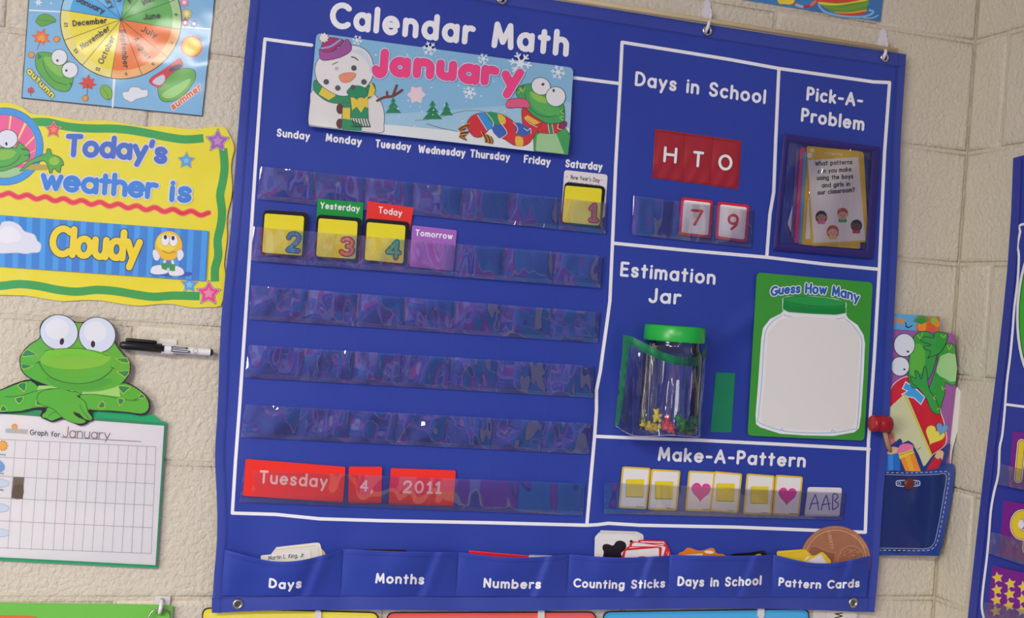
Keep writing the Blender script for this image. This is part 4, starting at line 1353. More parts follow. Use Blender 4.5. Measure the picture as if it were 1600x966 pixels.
for i in range(41):
    a, b = along(topL, i/40), along(topI, i/40)
    rows.append([m.pt(*lerp(a, b, t_), e=.0015*math.sin(PI*t_)+.0006*math.sin(i*1.7)) for t_ in (0, .33, .66, 1)])
for r0, r1 in zip(rows, rows[1:]):
    for k in range(3): m.face((r0[k], r0[k+1], r1[k+1], r1[k]), mi, True)
lo = K5((60, 190), (52, 330), (38, 480), (18, 640), (5, 815)); li_ = K5((108, 245), (92, 350), (78, 480), (58, 640), (30, 806))
rows = []
for i in range(31):
    a, b = along(lo, i/30), along(li_, i/30)
    rows.append([m.pt(*lerp(a, b, t_), e=.003*math.sin(PI*t_)+.0008*math.sin(i*1.3)) for t_ in (0, .33, .66, 1)])
for r0, r1 in zip(rows, rows[1:]):
    for k in range(3): m.face((r0[k], r0[k+1], r1[k+1], r1[k]), mi, True)
m.build('green_binding', jp)
m = M(front, .0035, 'print')
for P, f in ((topI, (-2.6)), (li_, 2.6)):
    tot = sum(math.dist(a, b) for a, b in zip(P, P[1:])); n = int(tot/3)
    for i in range(n):
        a, b = along(P, i/n), along(P, (i+.5)/n)
        if P is topI: a, b = (a[0], a[1]+f), (b[0], b[1]+f)
        else: a, b = (a[0]-f, a[1]), (b[0]-f, b[1])
        m.stroke([a, b], .8, '#0b5535', inc=False, cap=False)
o = m.build('stitching', jp); o['kind'] = 'stuff'
# vinyl floor and piping of the pocket
m = M(front, .0005)
m.stroke(sm(botL, False, 3), 1.6, film('vinyl_edge', .35, .08, (.9, .9, .92), 1, .4, 60, .003), cap=False)
mi = m.mi(VF)
a_ = [m.pt(*along(botL, i/16)) for i in range(17)]
b_ = []
for i in range(17):
    x, y = along(botL, i/16); m.v.append(WP(x+2, y, .018)); b_.append(len(m.v)-1)
for i in range(16): m.face((a_[i], a_[i+1], b_[i+1], b_[i]), mi, True)
m.build('vinyl_seam', jp)

# ------------------------------------------------------------ things standing in the bottom pockets
def PD(e): return lambda x, y, o: WP(x, y, .0175+e+o)
def pcard(name, lbl, pts, col, e, group=None, cat='card', th=.0005, border=None, ink=None, r=3):
    t = thing(name, lbl, cat, centre(pts, PD(e)), group)
    m = M(PD(e), 0, 'ink')
    m.slab(rq(pts, r), th, border or col); m.build('card', t)
    m = M(PD(e), th+3e-5, 'ink')
    return t, m
K6 = crop(390, 835, 5.161)
for i, (pts, l) in enumerate([(K6((505, 130), (575, 110), (612, 150), (600, 230), (510, 240)), 'buff card corner sticking out right of the white holiday cards'),
                              (K6((215, 105), (540, 68), (568, 72), (582, 135), (590, 260), (190, 270), (175, 160)), 'rearmost white tabbed card standing in the pocket lettered Days'),
                              (K6((200, 125), (530, 92), (555, 98), (562, 260), (180, 270), (170, 165)), 'second white tabbed card in the pocket lettered Days'),
                              (K6((88, 172), (490, 130), (497, 260), (95, 275)), 'front white card reading Martin L. King, Jr. in the pocket lettered Days')]):
    t, m = pcard('holiday_card', l, pts, ['#c9b57e', '#e6e2d4', '#dfdbcd', '#e6e2d6'][i], .0004+.0008*i, 'holiday cards in the pocket lettered Days')
    if i == 3: text(m, 'Martin L. King, Jr.', K6((150, 210))[0], K6((445, 184))[0], 7, .9, '#2f4a48', gap=.14, up=(.06, -1))
    else: m.stroke([pts[0], pts[1]], .7, '#b9b4a4')
    m.build('lettering' if i == 3 else 'printed_border', t)
t, m = pcard('month_card', 'black edged card peeping from the pocket lettered Months', K6((925, 122), (1250, 124), (1278, 145), (1278, 240), (920, 240)), '#17161f', .0006)
m.stroke(K6((935, 125), (1245, 128)), .8, '#4a3a2c'); m.build('printed_border', t)
K7 = crop(340, 660, 2.581)
t, m = pcard('number_card', 'red card peeping from the pocket lettered Numbers', K7((1013, 517), (1265, 539), (1340, 600), (1010, 600)), '#dd1f30', .0006)
m.stroke(K7((1013, 519), (1265, 541)), 1, '#f04a4a'); m.build('printed_border', t)
t, m = pcard('number_card', 'pale card edge beside the red card in the pocket lettered Numbers', K7((1255, 535), (1352, 538), (1352, 600), (1255, 600)), '#c9c7d6', .0014)
m.stroke(K7((1260, 538), (1350, 540)), .6, '#8d8aa8'); m.build('printed_border', t)
K8 = crop(900, 815, 5)
for i, (pts, l) in enumerate([(K8((188, 70), (480, 80), (528, 105), (520, 330), (180, 330)), 'rearmost white card behind the black splat card'),
                              (K8((170, 88), (470, 95), (505, 115), (500, 330), (165, 330)), 'middle white card behind the black splat card'),
                              (K8((148, 120), (170, 98), (420, 104), (500, 140), (480, 330), (142, 330)), 'white card with a black splat in the pocket lettered Counting Sticks')]):
    t, m = pcard('splat_card', l, pts, ['#d9d7cf', '#dfddd6', '#e4e2dc'][i], .0004+.0008*i, 'white cards in the pocket lettered Counting Sticks')
    if i == 2:
        m.shape(sm(K8((212, 290), (218, 240), (208, 210), (215, 185), (245, 178), (290, 190), (315, 160), (350, 152), (385, 170), (388, 210), (350, 250), (360, 290), (330, 330), (230, 330)), True, 4), '#17110f', '#3a2018', .8)
        m.poly(ell(*K8((432, 158))[0], 2.6, n=10), '#17110f')
        m.build('printed_splat', t)
    else:
        m.stroke([lerp(pts[0], pts[1], .02), lerp(pts[0], pts[1], .98)], .7, '#b5b2aa'); m.build('printed_border', t)
reds = [((485, 145), (695, 150), (740, 245), (735, 300), (500, 300)), ((520, 165), (690, 170), (725, 240), (700, 300), (520, 300)), ((420, 170), (445, 155), (700, 190), (720, 200), (690, 310), (400, 300)),
        ((405, 195), (640, 196), (672, 200), (660, 320), (350, 320), (360, 260)), ((375, 225), (400, 210), (640, 195), (663, 205), (655, 330), (340, 330))]
for i, p in enumerate(reds):
    l = ['rearmost red bordered card right of the black splat', 'fourth red bordered card from the front of the fanned stack', 'middle red bordered card of the fanned stack', 'second red bordered card from the front of the stack', 'front red bordered white card standing in the pocket lettered Counting Sticks'][i]
    pts = K8(*p)
    t, m = pcard('digit_card', l, pts, '#d9202b', .0032+.0007*i, 'red bordered cards in the pocket lettered Counting Sticks')
    cx, cy = sum(a for a, b in pts)/len(pts), sum(b for a, b in pts)/len(pts)
    m.poly([lerp(q_, (cx, cy), .13) for q_ in pts] if i < 4 else rq(K8((388, 235), (395, 228), (648, 206), (650, 330), (370, 330)), 2), '#e6e2dd')
    if i == 4: m.poly(ell(*K8((518, 295))[0], 10, 4.5), '#b01c34')
    m.build('white_panel', t)
t, m = pcard('shape_card', 'wavy orange cut-out with white patch in the lower pocket reading Days in School', sm(K8((805, 250), (840, 235), (865, 210), (895, 208), (950, 228), (1000, 225), (1050, 208), (1080, 215), (1100, 250), (1155, 258), (1160, 300), (805, 300)), True, 3), '#ea8420', .0006, r=1)
m.poly(ell(*K8((1040, 240))[0], 7.5, 2.4, 4), '#eceae4'); m.poly(K8((835, 262), (990, 250), (990, 266), (845, 268)), '#e6e2dc'); m.build('printed_patch', t)
t, m = pcard('shape_card', 'black cut-out with yellow spot in the lower pocket reading Days in School', sm(K8((1225, 255), (1350, 245), (1450, 230), (1478, 240), (1480, 300), (1225, 300)), True, 3), '#141420', .0006, r=1)
m.poly(ell(*K8((1425, 262))[0], 4.5, 1.6, -5), '#b9c23a'); m.build('printed_patch', t)
# penny and yellow cards
K9 = crop(1190, 800, 7.619)
cx, cy = K9((880, 585))[0]; R9 = 415/7.619
t = thing('giant_penny', 'giant copper penny cut-out standing in the pocket lettered Pattern Cards', 'coin', WP(cx, cy, .018))
cy += -1
def penny_pts(r): return [(cx+r*math.cos(a)*1.0, cy+r*math.sin(a)*.985) for a in [2*PI*i/90 for i in range(90)]]
m = M(PD(.0003), 0, 'copper')
edge_ = [(cx+(R9+(.5 if i % 2 else 0))*math.cos(2*PI*i/180), cy+(R9+(.5 if i % 2 else 0))*math.sin(2*PI*i/180)*.985) for i in range(180)]
m.slab(edge_, .0008, '#a9714f'); m.build('coin_disc', t)
m = M(PD(.0003), .00085, 'copper')
m.stroke(ell(cx, cy, R9-2.2, (R9-2.2)*.985, 0, 60), 1.6, '#bd8762', closed=True); m.stroke(ell(cx, cy, R9-6.5, (R9-6.5)*.985, 0, 60), 1.1, '#d9ab84', closed=True)
m.build('coin_rim', t)
m = M(PD(.0003), .00095, 'copper')
for s, a, b in (('I', (1065, 285), (1085, 300)), ('N', (1090, 300), (1125, 325)), ('G', (1145, 335), (1175, 360)), ('O', (1175, 370), (1205, 400)), ('D', (1205, 405), (1235, 440))):
    text(m, s, K9(a)[0], K9(b)[0], 4.6, 1, '#d3a27d', up=(.55, -.83))
text(m, 'LIBERTY', K9((785, 240))[0], K9((822, 445))[0], 5, .9, '#d3a27d', up=(1, -.15))
m.build('lettering', t)
m = M(PD(.0003), .00092, 'copper')
m.shape(sm(K9((560, 500), (570, 440), (590, 415), (650, 415), (720, 445), (800, 480), (875, 490), (870, 560), (840, 620), (700, 660), (600, 600)), True, 3), '#955d40', '#c08e69', .8)
m.shape(sm(K9((900, 600), (930, 500), (975, 435), (1060, 405), (1130, 420), (1190, 470), (1215, 540), (1200, 640), (950, 660)), True, 3), '#a56f4e', '#cf9f79', .8)
for _ in range(60):
    a, b = random.uniform(930, 1190), random.uniform(430, 560)
    if (a-1060)**2/130**2+(b-530)**2/105**2 < 1: m.stroke(K9((a, b), (a+18, b-8)), .8, random.choice(['#c08c66', '#8a573c']), inc=False)
m.build('portrait_relief', t)
ys = [((180, 470), (520, 445), (600, 520), (620, 680), (200, 680)), ((185, 505), (500, 475), (560, 560), (560, 690), (210, 690)), ((560, 520), (640, 520), (690, 560), (680, 690), (500, 690)), ((480, 600), (720, 475), (755, 500), (825, 580), (830, 690), (500, 690))]
for i, p in enumerate(ys):
    l = ['rearmost yellow card leaning against the giant penny', 'second yellow card in front of the giant penny', 'yellow bordered card half hidden between others before the penny', 'front tilted yellow bordered white card below the giant penny'][i]
    pts = K9(*p)
    t, m = pcard('pattern_card', l, pts, '#e8c62c', .0016+.0007*i, 'yellow cards in the pocket lettered Pattern Cards')
    if i == 3: m.poly(K9((510, 603), (705, 505), (770, 600), (760, 690), (520, 690)), '#e4e1de')
    elif i == 2: m.poly(K9((545, 530), (570, 535), (510, 640), (500, 590)), '#e4e1de')
    else: m.stroke([lerp(pts[0], pts[1], .05), lerp(pts[0], pts[1], .95)], .7, '#cfa71e')
    m.build('white_panel' if i > 1 else 'printed_border', t)

# ============================================================ left of the chart
# --- season wheel poster
WQ = [(52, -110), (346, -95), (316.3, 182), (33.5, 153.5)]
Fp = flat(.0012)
t, m = card('season_poster', 'light blue laminated poster of a month wheel with autumn and summer corners', 'poster', WQ, Fp, .0010, '#22282f', 1, 'gloss', part='sheet')
q = insetpx(WQ, 1.4)
m.poly(q, '#7db9dc')
K1 = crop(0, 0, 3.9925)
m.poly(K1((705, 490), (715, 490))+[(177.2, 167), (174.6, 167)]+[], '#e8eef0')
m.stroke([(179.5, 120), (176, 167.5)], 2.2, '#e6edf0'); m.stroke([(46, 16), (95, 18.5)], 2.2, '#e6edf0'); m.stroke([(281, 41.5), (328, 45.5)], 2.2, '#e6edf0')
m.build('printed_background', t)
m = M(Fp, .0012, 'gloss')
wc = (189, 30.6)
m.poly(ell(*wc, 95.5, 93.5, 0, 60), '#20242a')
base_a = 9.6
segc = {0: '#ef7a2e', 1: '#ef7a2e', 2: '#ef7a2e', 3: '#ecdc2a', 4: '#ecdc2a', 5: '#ecdc2a', 6: '#3fa9e0', 7: '#3fa9e0', 8: '#3fa9e0', 9: '#56b04a', 10: '#56b04a', 11: '#56b04a'}
pale = {'#ef7a2e': '#efb068', '#ecdc2a': '#ece07c', '#3fa9e0': '#9fd2ea', '#56b04a': '#a9d08e'}
for k in range(12):
    a0, a1 = base_a+30*k, base_a+30*(k+1)
    m.poly([wc]+ell(*wc, 94, 92, 0, 8, a0, a1), pale[segc[k]], inc=False)
m.off += 3e-5
for k in range(12):
    a0, a1 = base_a+30*k, base_a+30*(k+1)
    m.poly([wc]+ell(*wc, 81, 79.5, 0, 8, a0, a1), segc[k], inc=False)
m.off += 3e-5
for k in range(12):
    a = math.radians(base_a+30*k)
    m.stroke([wc, (wc[0]+94*math.cos(a), wc[1]+92*math.sin(a))], .9, '#2b2e30', inc=False, cap=False)
m.off += 3e-5
mon = {0: 'July', 1: 'August', 2: 'September', 3: 'October', 4: 'November', 5: 'December', 6: 'January', 7: 'February', 8: 'March', 9: 'April', 10: 'May', 11: 'June'}
num = {0: '7', 1: '8', 2: '9', 3: '10', 4: '11', 5: '12', 6: '1', 7: '2', 8: '3', 9: '4', 10: '5', 11: '6'}
m.build('month_wheel', t)
m = M(Fp, .00135, 'gloss')
for k, nm in mon.items():
    a = math.radians(base_a+30*k+15)
    ln_ = {4: 20, 3: 15, 5: 24}.get(len(nm), 7.2*len(nm))
    ln_ = min(62, 6.7*len(nm))
    r1_ = 76 if len(nm) > 5 else 62; r0_ = r1_-ln_
    ca, sa = math.cos(a), math.sin(a)
    if ca >= -.05 or k == 2: p0, p1 = (wc[0]+r0_*ca, wc[1]+r0_*sa), (wc[0]+r1_*ca, wc[1]+r1_*sa)
    else: p0, p1 = (wc[0]+r1_*ca, wc[1]+r1_*sa), (wc[0]+r0_*ca, wc[1]+r0_*sa)
    d = ((p1[0]-p0[0])/math.dist(p0, p1), (p1[1]-p0[1])/math.dist(p0, p1)); up = (d[1], -d[0])
    p0 = (p0[0]-up[0]*3.6, p0[1]-up[1]*3.6); p1 = (p1[0]-up[0]*3.6, p1[1]-up[1]*3.6)
    text(m, nm, p0, p1, 9.6, 1.7, '#30302c', up=up, gap=.15)
    d2 = (-sa, ca); c_ = (wc[0]+86.5*ca, wc[1]+85*sa); wd = 4 if len(num[k]) == 1 else 7
    up2 = (-ca, -sa) if False else (ca*1.0, sa*1.0)
    dd = (-up2[1], up2[0])
    text(m, num[k], (c_[0]-dd[0]*wd/2-up2[0]*2.6, c_[1]-dd[1]*wd/2-up2[1]*2.6), (c_[0]+dd[0]*wd/2-up2[0]*2.6, c_[1]+dd[1]*wd/2-up2[1]*2.6), 5.4, .9, '#4a4632', up=up2)
m.build('lettering', t)
def leafshape(pts, fill, line, vein=None):
    m.shape(sm(pts, True, 3), fill, line, .7)
    if vein: m.stroke(vein, .6, line)
m = M(Fp, .0012, 'gloss')
leafshape(K1((222, 130), (250, 95), (290, 88), (330, 105), (350, 130), (310, 150), (260, 165), (235, 150)), '#5aa63a', '#2f5a26', K1((235, 125), (290, 130), (350, 140)))
def maple(cx, cy, r, fill, line, rot):
    rr = [1, .55, .85, .5, .95, .45, .7, .4, .35, .4, .7, .45, .95, .5, .85, .55]
    p = [(cx+r*q*math.cos(math.radians(rot-90+i*22.5)), cy+r*q*math.sin(math.radians(rot-90+i*22.5))) for i, q in enumerate(rr)]
    m.shape(p, fill, line, .5); m.stroke([(cx, cy), (cx-r*math.sin(math.radians(rot)), cy+r*1.1*math.cos(math.radians(rot)))], .9, line)
maple(*K1((255, 240))[0], 17, '#e4742a', '#a8421c', 20); maple(*K1((258, 242))[0], 9, '#efa23a', '#e4742a', 20)
maple(*K1((548, 525))[0], 15.5, '#d8402a', '#8c2018', 5); maple(*K1((192, 567))[0], 7, '#d8402a', '#8c2018', 0)
leafshape(K1((630, 540), (660, 530), (695, 560), (695, 610), (660, 620), (628, 585)), '#7fb83a', '#3d6a26', K1((635, 540), (670, 590), (680, 630)))
for a, b in ((355, 245), (197, 342), (533, 613)):
    x_, y_ = K1((a, b))[0]; leafshape([(x_-4.5, y_-2), (x_, y_-5), (x_+4.5, y_-1), (x_+1, y_+4.5), (x_-4, y_+3)], '#e09a3a', '#8f5a20')
m.build('printed_leaves', t)
# autumn frog
m = M(Fp, .0012, 'gloss')
gl = '#1f3a26'
m.shape(sm(K1((225, 345), (260, 325), (330, 335), (420, 380), (460, 440), (445, 540), (410, 572), (340, 555), (270, 490), (225, 420)), True, 3), '#57ad3e', gl, .9)
m.stroke(sm(K1((265, 375), (285, 440), (340, 505), (415, 530)), False), .8, gl)
m.poly(sm(K1((270, 360), (340, 365), (400, 430), (380, 480), (310, 430)), True, 3), '#7cc04a')
for a, b in ((370, 358), (436, 437)):
    x_, y_ = K1((a, b))[0]; m.shape(ell(x_, y_, 12.6), '#e2e6e6', gl, .9)
m.poly(ell(*K1((358, 378))[0], 2, n=8), '#24201e'); m.poly(ell(*K1((414, 440))[0], 2, n=8), '#24201e')
for p in (((240, 335), (262, 355), (235, 370)), ((455, 520), (430, 515), (445, 545))): m.poly(K1(*p), '#2a7a35')
m.build('printed_frog', t); m = M(Fp, .0012, 'gloss')
text(m, 'autumn', K1((163, 448))[0], K1((322, 618))[0], 11, 2.6, '#e9dd4a', [(4.6, '#2e5a35')], up=(.62, -.78), gap=.12)
m.build('lettering', t)
# summer corner
m = M(Fp, .0012, 'gloss')
x_, y_ = K1((1195, 290))[0]
m.shape(star(x_, y_, 18.5, .86, 0, 26), '#e4682a', None); m.shape(ell(x_, y_, 14.6), '#efb92a', None); m.poly(ell(x_, y_, 11), '#f0d236')
m.build('printed_sun', t); m = M(Fp, .0012, 'gloss')
cl = sm(K1((770, 610), (765, 575), (800, 570), (815, 545), (865, 545), (885, 560), (920, 560), (920, 600), (885, 610), (850, 620), (820, 638), (790, 625)), True, 3)
m.shape(cl, '#dfe6e8', '#6d7c88', .7)
m.build('printed_cloud', t)
m = M(Fp, .0012, 'gloss')
m.shape(sm(K1((985, 545), (1000, 620), (1060, 635), (1140, 600), (1210, 510), (1218, 450), (1180, 425), (1100, 440), (1020, 500)), True, 3), '#57ad3e', gl, .9)
m.poly(sm(K1((1010, 590), (1060, 615), (1150, 560), (1190, 490), (1100, 530)), True, 3), '#8fcf6a')
m.shape(sm(K1((930, 510), (950, 480), (1030, 430), (1110, 368), (1130, 375), (1140, 415), (1080, 450), (1040, 490), (1000, 545), (960, 535)), True, 2), '#d83040', '#7a1a24', .7)
m.poly(sm(K1((950, 510), (975, 485), (1020, 465), (1030, 500), (1000, 530), (965, 525)), True, 2), '#c9cfdc'); m.poly(sm(K1((1050, 440), (1090, 405), (1125, 400), (1130, 420), (1080, 445)), True, 2), '#3b3f58')
m.build('printed_frog', t); m = M(Fp, .0012, 'gloss')
text(m, 'summer', K1((1080, 690))[0], K1((1262, 555))[0], 11.5, 2.6, '#e0662f', [(4.4, '#e9e9e2')], up=(-.5, -.86), gap=.12)
m.build('lettering', t)
m = M(Fp, .0012, 'gloss')
for a, b, r_, c_ in ((1165, 85, 9, '#e9cf4a'), (1155, 140, 7.5, '#a8486e'), (1210, 148, 7, '#4a7fc4'), (1150, 15, 8, '#e58ab0')):
    m = M(Fp, .0012, 'gloss'); x_, y_ = K1((a, b))[0]; m.shape(star(x_, y_, r_, .65, 0, 8, True), c_, '#5a4a4a', .4); m.poly(ell(x_, y_, r_*.35, n=10), '#e8e4d6'); m.build('printed_flower', t)
m = M(Fp, .0012, 'gloss')
m.poly(star(*K1((240, 15))[0], 7, .4, 0, 6), '#dfe9ee'); m.poly(ell(*K1((320, 20))[0], 1.5, n=8), '#dfe9ee')
m.build('printed_snowflake', t)

# --- weather sign
K2_ = crop(0, 160, 3)
top_ = [(-70, 170), (-40, 163), (0, 160.5), (18, 162), (35, 168), (47, 177), (58, 179)]+[(70, 180), (100, 184), (125, 189), (150, 188), (175, 189), (200, 194), (225, 198), (255, 197), (285, 201), (310, 201.5), (325, 199)]
right_ = [(340, 197.5), (352, 200), (358, 210), (364, 222), (366, 235), (362, 250), (361, 270), (363, 290), (361, 312), (356, 330), (354, 350), (355, 370), (352, 395), (350, 415), (353, 435), (350, 455), (345, 478)]
bot_ = [(325, 480), (300, 481), (275, 476), (250, 475), (220, 478), (190, 475), (160, 470), (130, 469), (100, 471), (70, 467), (40, 462), (0, 461), (-40, 457), (-75, 455)]
outl = sm(top_+right_+bot_, True, 2)
Fs = flat(.0020)
t = thing('weather_sign', 'yellow wavy edged sign reading Today\'s weather is, with a green border', 'sign', WP(180, 475, 0))
m = M(Fs, 0, 'gloss'); m.slab(outl, .0012, '#eadf2c'); m.build('sign_board', t)
m = M(Fs, .00125, 'gloss')
gb = [(50, 191), (75, 191), (100, 197), (125, 200), (150, 201), (175, 201), (200, 203), (230, 208), (260, 214), (290, 218), (318, 216)]
m.stroke(sm(gb, False, 3), 13, '#2aa34c', cap=False)
gr = [(348.5, 232), (351, 260), (348, 285), (344, 305), (347, 330), (345, 352), (340, 375), (341, 400), (336, 420), (336, 440)]
m.stroke(sm(gr, False, 3), 13, '#2aa34c', cap=False)
gbb = [(-20, 446), (0, 447), (30, 444), (60, 447), (90, 453), (120, 456), (150, 453), (180, 455), (210, 460), (240, 464), (270, 462), (312, 463)]
m.stroke(sm(gbb, False, 3), 13, '#2aa34c', cap=False)
m.build('green_border', t)
m = M(Fs, .00125, 'gloss')
sq = [(x, 303+x*.0985+2.6*math.sin(x/28.5*2*PI/1.0+1.6)) for x in range(-40, 327, 3)]
m.stroke(sq, 9.4, '#ee8a7a'); m.stroke(sq, 6.2, '#e63a34')
m.build('red_squiggle', t)
m = M(Fs, .00125, 'gloss')
K3_ = crop(0, 150, 6.44)
cc = (6.5, 229)
m.poly(ell(*cc, 61.6, 61, 0, 56), '#28628f'); m.poly(ell(*cc, 60.6, 60, 0, 56), '#3a97de')
m.poly(ell(*cc, 50.5, 50, 0, 50), '#2c5f86'); m.poly(ell(*cc, 49.8, 49.2, 0, 50), '#eee27e')
bc = (7, 262)
for k, (a0, a1) in enumerate(((-96, -87), (-79, -69), (-60, -50), (-42, -33), (-26, -17), (-112, -104), (-9, 0))):
    def hit(a):
        a = math.radians(a); dx, dy = math.cos(a), math.sin(a)
        ex, ey = bc[0]-cc[0], bc[1]-cc[1]; B = ex*dx+ey*dy; Cc = ex*ex+ey*ey-49.4**2
        tt = -B+math.sqrt(B*B-Cc); return (bc[0]+dx*tt, bc[1]+dy*tt)
    aa = [a0-3+(a1-a0+6)*i/4 for i in range(5)]
    m.poly([bc]+[hit(a) for a in aa], '#ee5f97', inc=False)
m.off += 3e-5
m.build('printed_medallion', t)
m = M(Fs, .0015, 'gloss')
m.poly(sm(K3_((240, 730), (290, 690), (480, 695), (480, 740), (350, 745)), True, 3), '#b9a530')
m.poly([p for p in ell(*cc, 49.6, 49, 0, 50) if p[1] > 262]+[], '#9fd08c')
m.shape(sm(K3_((-200, 560), (0, 520), (160, 520), (185, 462), (240, 500), (292, 560), (300, 620), (270, 650), (180, 700), (100, 735), (0, 760), (-150, 740)), True, 3), '#4fae3c', gl, .9)
m.poly(sm(K3_((-100, 560), (60, 540), (160, 560), (120, 620), (0, 640)), True, 3), '#83c242')
m.stroke(sm(K3_((0, 718), (90, 700), (170, 650), (210, 590)), False), 1, gl)
m.stroke(sm(K3_((0, 525), (80, 520), (165, 525)), False), .8, gl)
for p in (((220, 530), (290, 545), (225, 540)), ((245, 600), (295, 590), (285, 612))): m.stroke(K3_(*p), 2, '#267a34')
m.shape(ell(*K3_((75, 432))[0], 16, 14.5), '#dfe7ec', gl, 1)
m.shape(ell(*K3_((-110, 420))[0], 16, 14.5), '#dfe7ec', gl, 1)
m.poly(ell(*K3_((64, 482))[0], 1.8, 2.9, -15, 10), '#1f2430')
arm = K3_((250, 700), (280, 660), (430, 590), (465, 578), (470, 540), (490, 530), (512, 545), (520, 585), (590, 610), (630, 650), (638, 700), (615, 700), (605, 765), (585, 768), (550, 735), (530, 740), (520, 780), (500, 778), (485, 720), (450, 655), (400, 660), (300, 690), (230, 750), (200, 750))
m.shape(sm(arm, True, 2), '#4fae3c', gl, .9)
m.poly(ell(*K3_((545, 655))[0], 8, 6.5), '#96c63a')
m.build('printed_frog', t)
m = M(Fs, .0015, 'gloss')
OUT = [(11.5, '#d9d7ea')]
text(m, "Today's", (100.5, 246), (261, 258), 37, 8.4, '#4470c4', [(12.2, '#dcdce6')], gap=.02, bow=-3)
text(m, 'weather', (62, 297), (245, 312.5), 37, 8.2, '#3585d6', [(12.2, '#dcdce6')], gap=.0)
text(m, 'is', (264, 316), (299, 318), 36, 8.2, '#3585d6', [(12.2, '#dcdce6')], gap=.1)
m.build('lettering', t)
def stars(lst, tt, off=.0015):
    for x, y, r, c1, c2 in lst:
        m = M(Fs, off, 'gloss')
        p = star(x, y, r, .55, -88, 5, True)
        m.poly([( x+(a-x)*1.16, y+(b-y)*1.16) for a, b in p], '#2d2b38'); m.poly([( x+(a-x)*1.08, y+(b-y)*1.08) for a, b in p], '#e3dce0')
        m.poly(p, c1); m.poly([(x+(a-x)*.5, y+(b-y)*.5) for a, b in p], c2)
        m.build('printed_star', tt)
stars([(83.5, 202.5, 12.5, '#e5533f', '#ee8a70'), (340, 220.5, 17, '#9f5fb0', '#c08ccb'), (291, 251, 12, '#45a2dc', '#7fc3ea'), (296, 445, 12.5, '#45a2dc', '#7fc3ea'), (326, 458.5, 18, '#ea4a84', '#f48ab0')], t)

# --- cloudy strip
Fc = flat(.0048)
CQ = [(-95, 329), (326, 361), (321.6, 439.5), (-95, 410)]
t, m = card('weather_strip', 'blue striped strip reading Cloudy, clipped onto the yellow weather sign', 'card', CQ, Fc, .0010, '#2f83cf', 2, 'gloss', part='strip')
n = 40
for i in range(n):
    if i % 2: m.poly([bil(CQ, i/n, .004), bil(CQ, (i+1)/n-.004, .004), bil(CQ, (i+1)/n-.004, .996), bil(CQ, i/n, .996)], '#3f9fe4', inc=False)
m.off += 2e-5
m.build('printed_stripes', t)
m = M(Fc, .00115, 'gloss')
text(m, 'Cloudy', (75.5, 401), (221, 411), 50, 10.4, '#f2d81c', [(13.4, '#27405f')], gap=-.0, h1=51)
m.build('lettering', t)
m = M(Fc, .00115, 'gloss')
m.shape(sm(K2_((-60, 640), (-40, 590), (0, 580), (10, 562), (50, 558), (90, 575), (115, 605), (160, 620), (175, 650), (192, 665), (185, 700), (150, 705), (120, 710), (80, 705), (0, 708), (-60, 700)), True, 3), '#dfe3ea', '#b9c4dc', 1)
m.poly(sm(K2_((0, 600), (40, 580), (80, 600), (100, 640), (40, 660), (0, 650)), True, 3), '#ecedf0')
m.build('printed_cloud', t)
m = M(Fc, .00115, 'gloss')
m.poly(sm(K2_((700, 800), (760, 815), (880, 815), (900, 800), (860, 795)), True, 3), '#1f5fae')
for s in (-1, 1):
    x_ = 263.5+s*8; m.stroke([(263.5+s*5, 405), (x_, 417)], 4, '#dfe0e4')
m.shape(sm(K2_((705, 790), (715, 770), (750, 762), (785, 775), (785, 800), (740, 808), (710, 802)), True, 3), '#e8ebee', '#7d8896', .6)
m.shape(sm(K2_((790, 800), (790, 775), (820, 765), (855, 780), (862, 805), (830, 815), (800, 812)), True, 3), '#e8ebee', '#7d8896', .6)
m.poly(K2_((755, 755), (785, 752), (782, 788), (758, 780)), '#2f9a3e'); m.poly(K2_((792, 760), (822, 758), (820, 792), (795, 790)), '#2f9a3e')
m.shape(ell(*K2_((790, 672))[0], 21.5, 23, 0, 28), '#f0c327', '#b98a1c', .6)
m.poly(ell(*K2_((785, 655))[0], 17, 14, 0, 24), '#f2dc44')
m.shape(sm(K2_((715, 700), (730, 690), (750, 720), (740, 742), (722, 735)), True, 3), '#e6e9ec', '#8d96a0', .5); m.shape(sm(K2_((835, 740), (830, 700), (850, 690), (862, 715), (850, 738)), True, 3), '#e6e9ec', '#8d96a0', .5)
m.shape(ell(*K2_((774, 645))[0], 6.6, 9.5, 0, 18), '#eef0f0', '#9a8a3a', .5); m.shape(ell(*K2_((813, 648))[0], 6.6, 9.5, 0, 18), '#eef0f0', '#9a8a3a', .5)
m.poly(ell(*K2_((775, 632))[0], 2.6, 3.6, 0, 12), '#2a2320'); m.poly(ell(*K2_((811, 636))[0], 2.6, 3.6, 0, 12), '#2a2320')
m.stroke(sm(K2_((762, 695), (790, 708), (815, 700), (822, 705)), False), .9, '#8a5a1a')
m.build('printed_smiley', t)

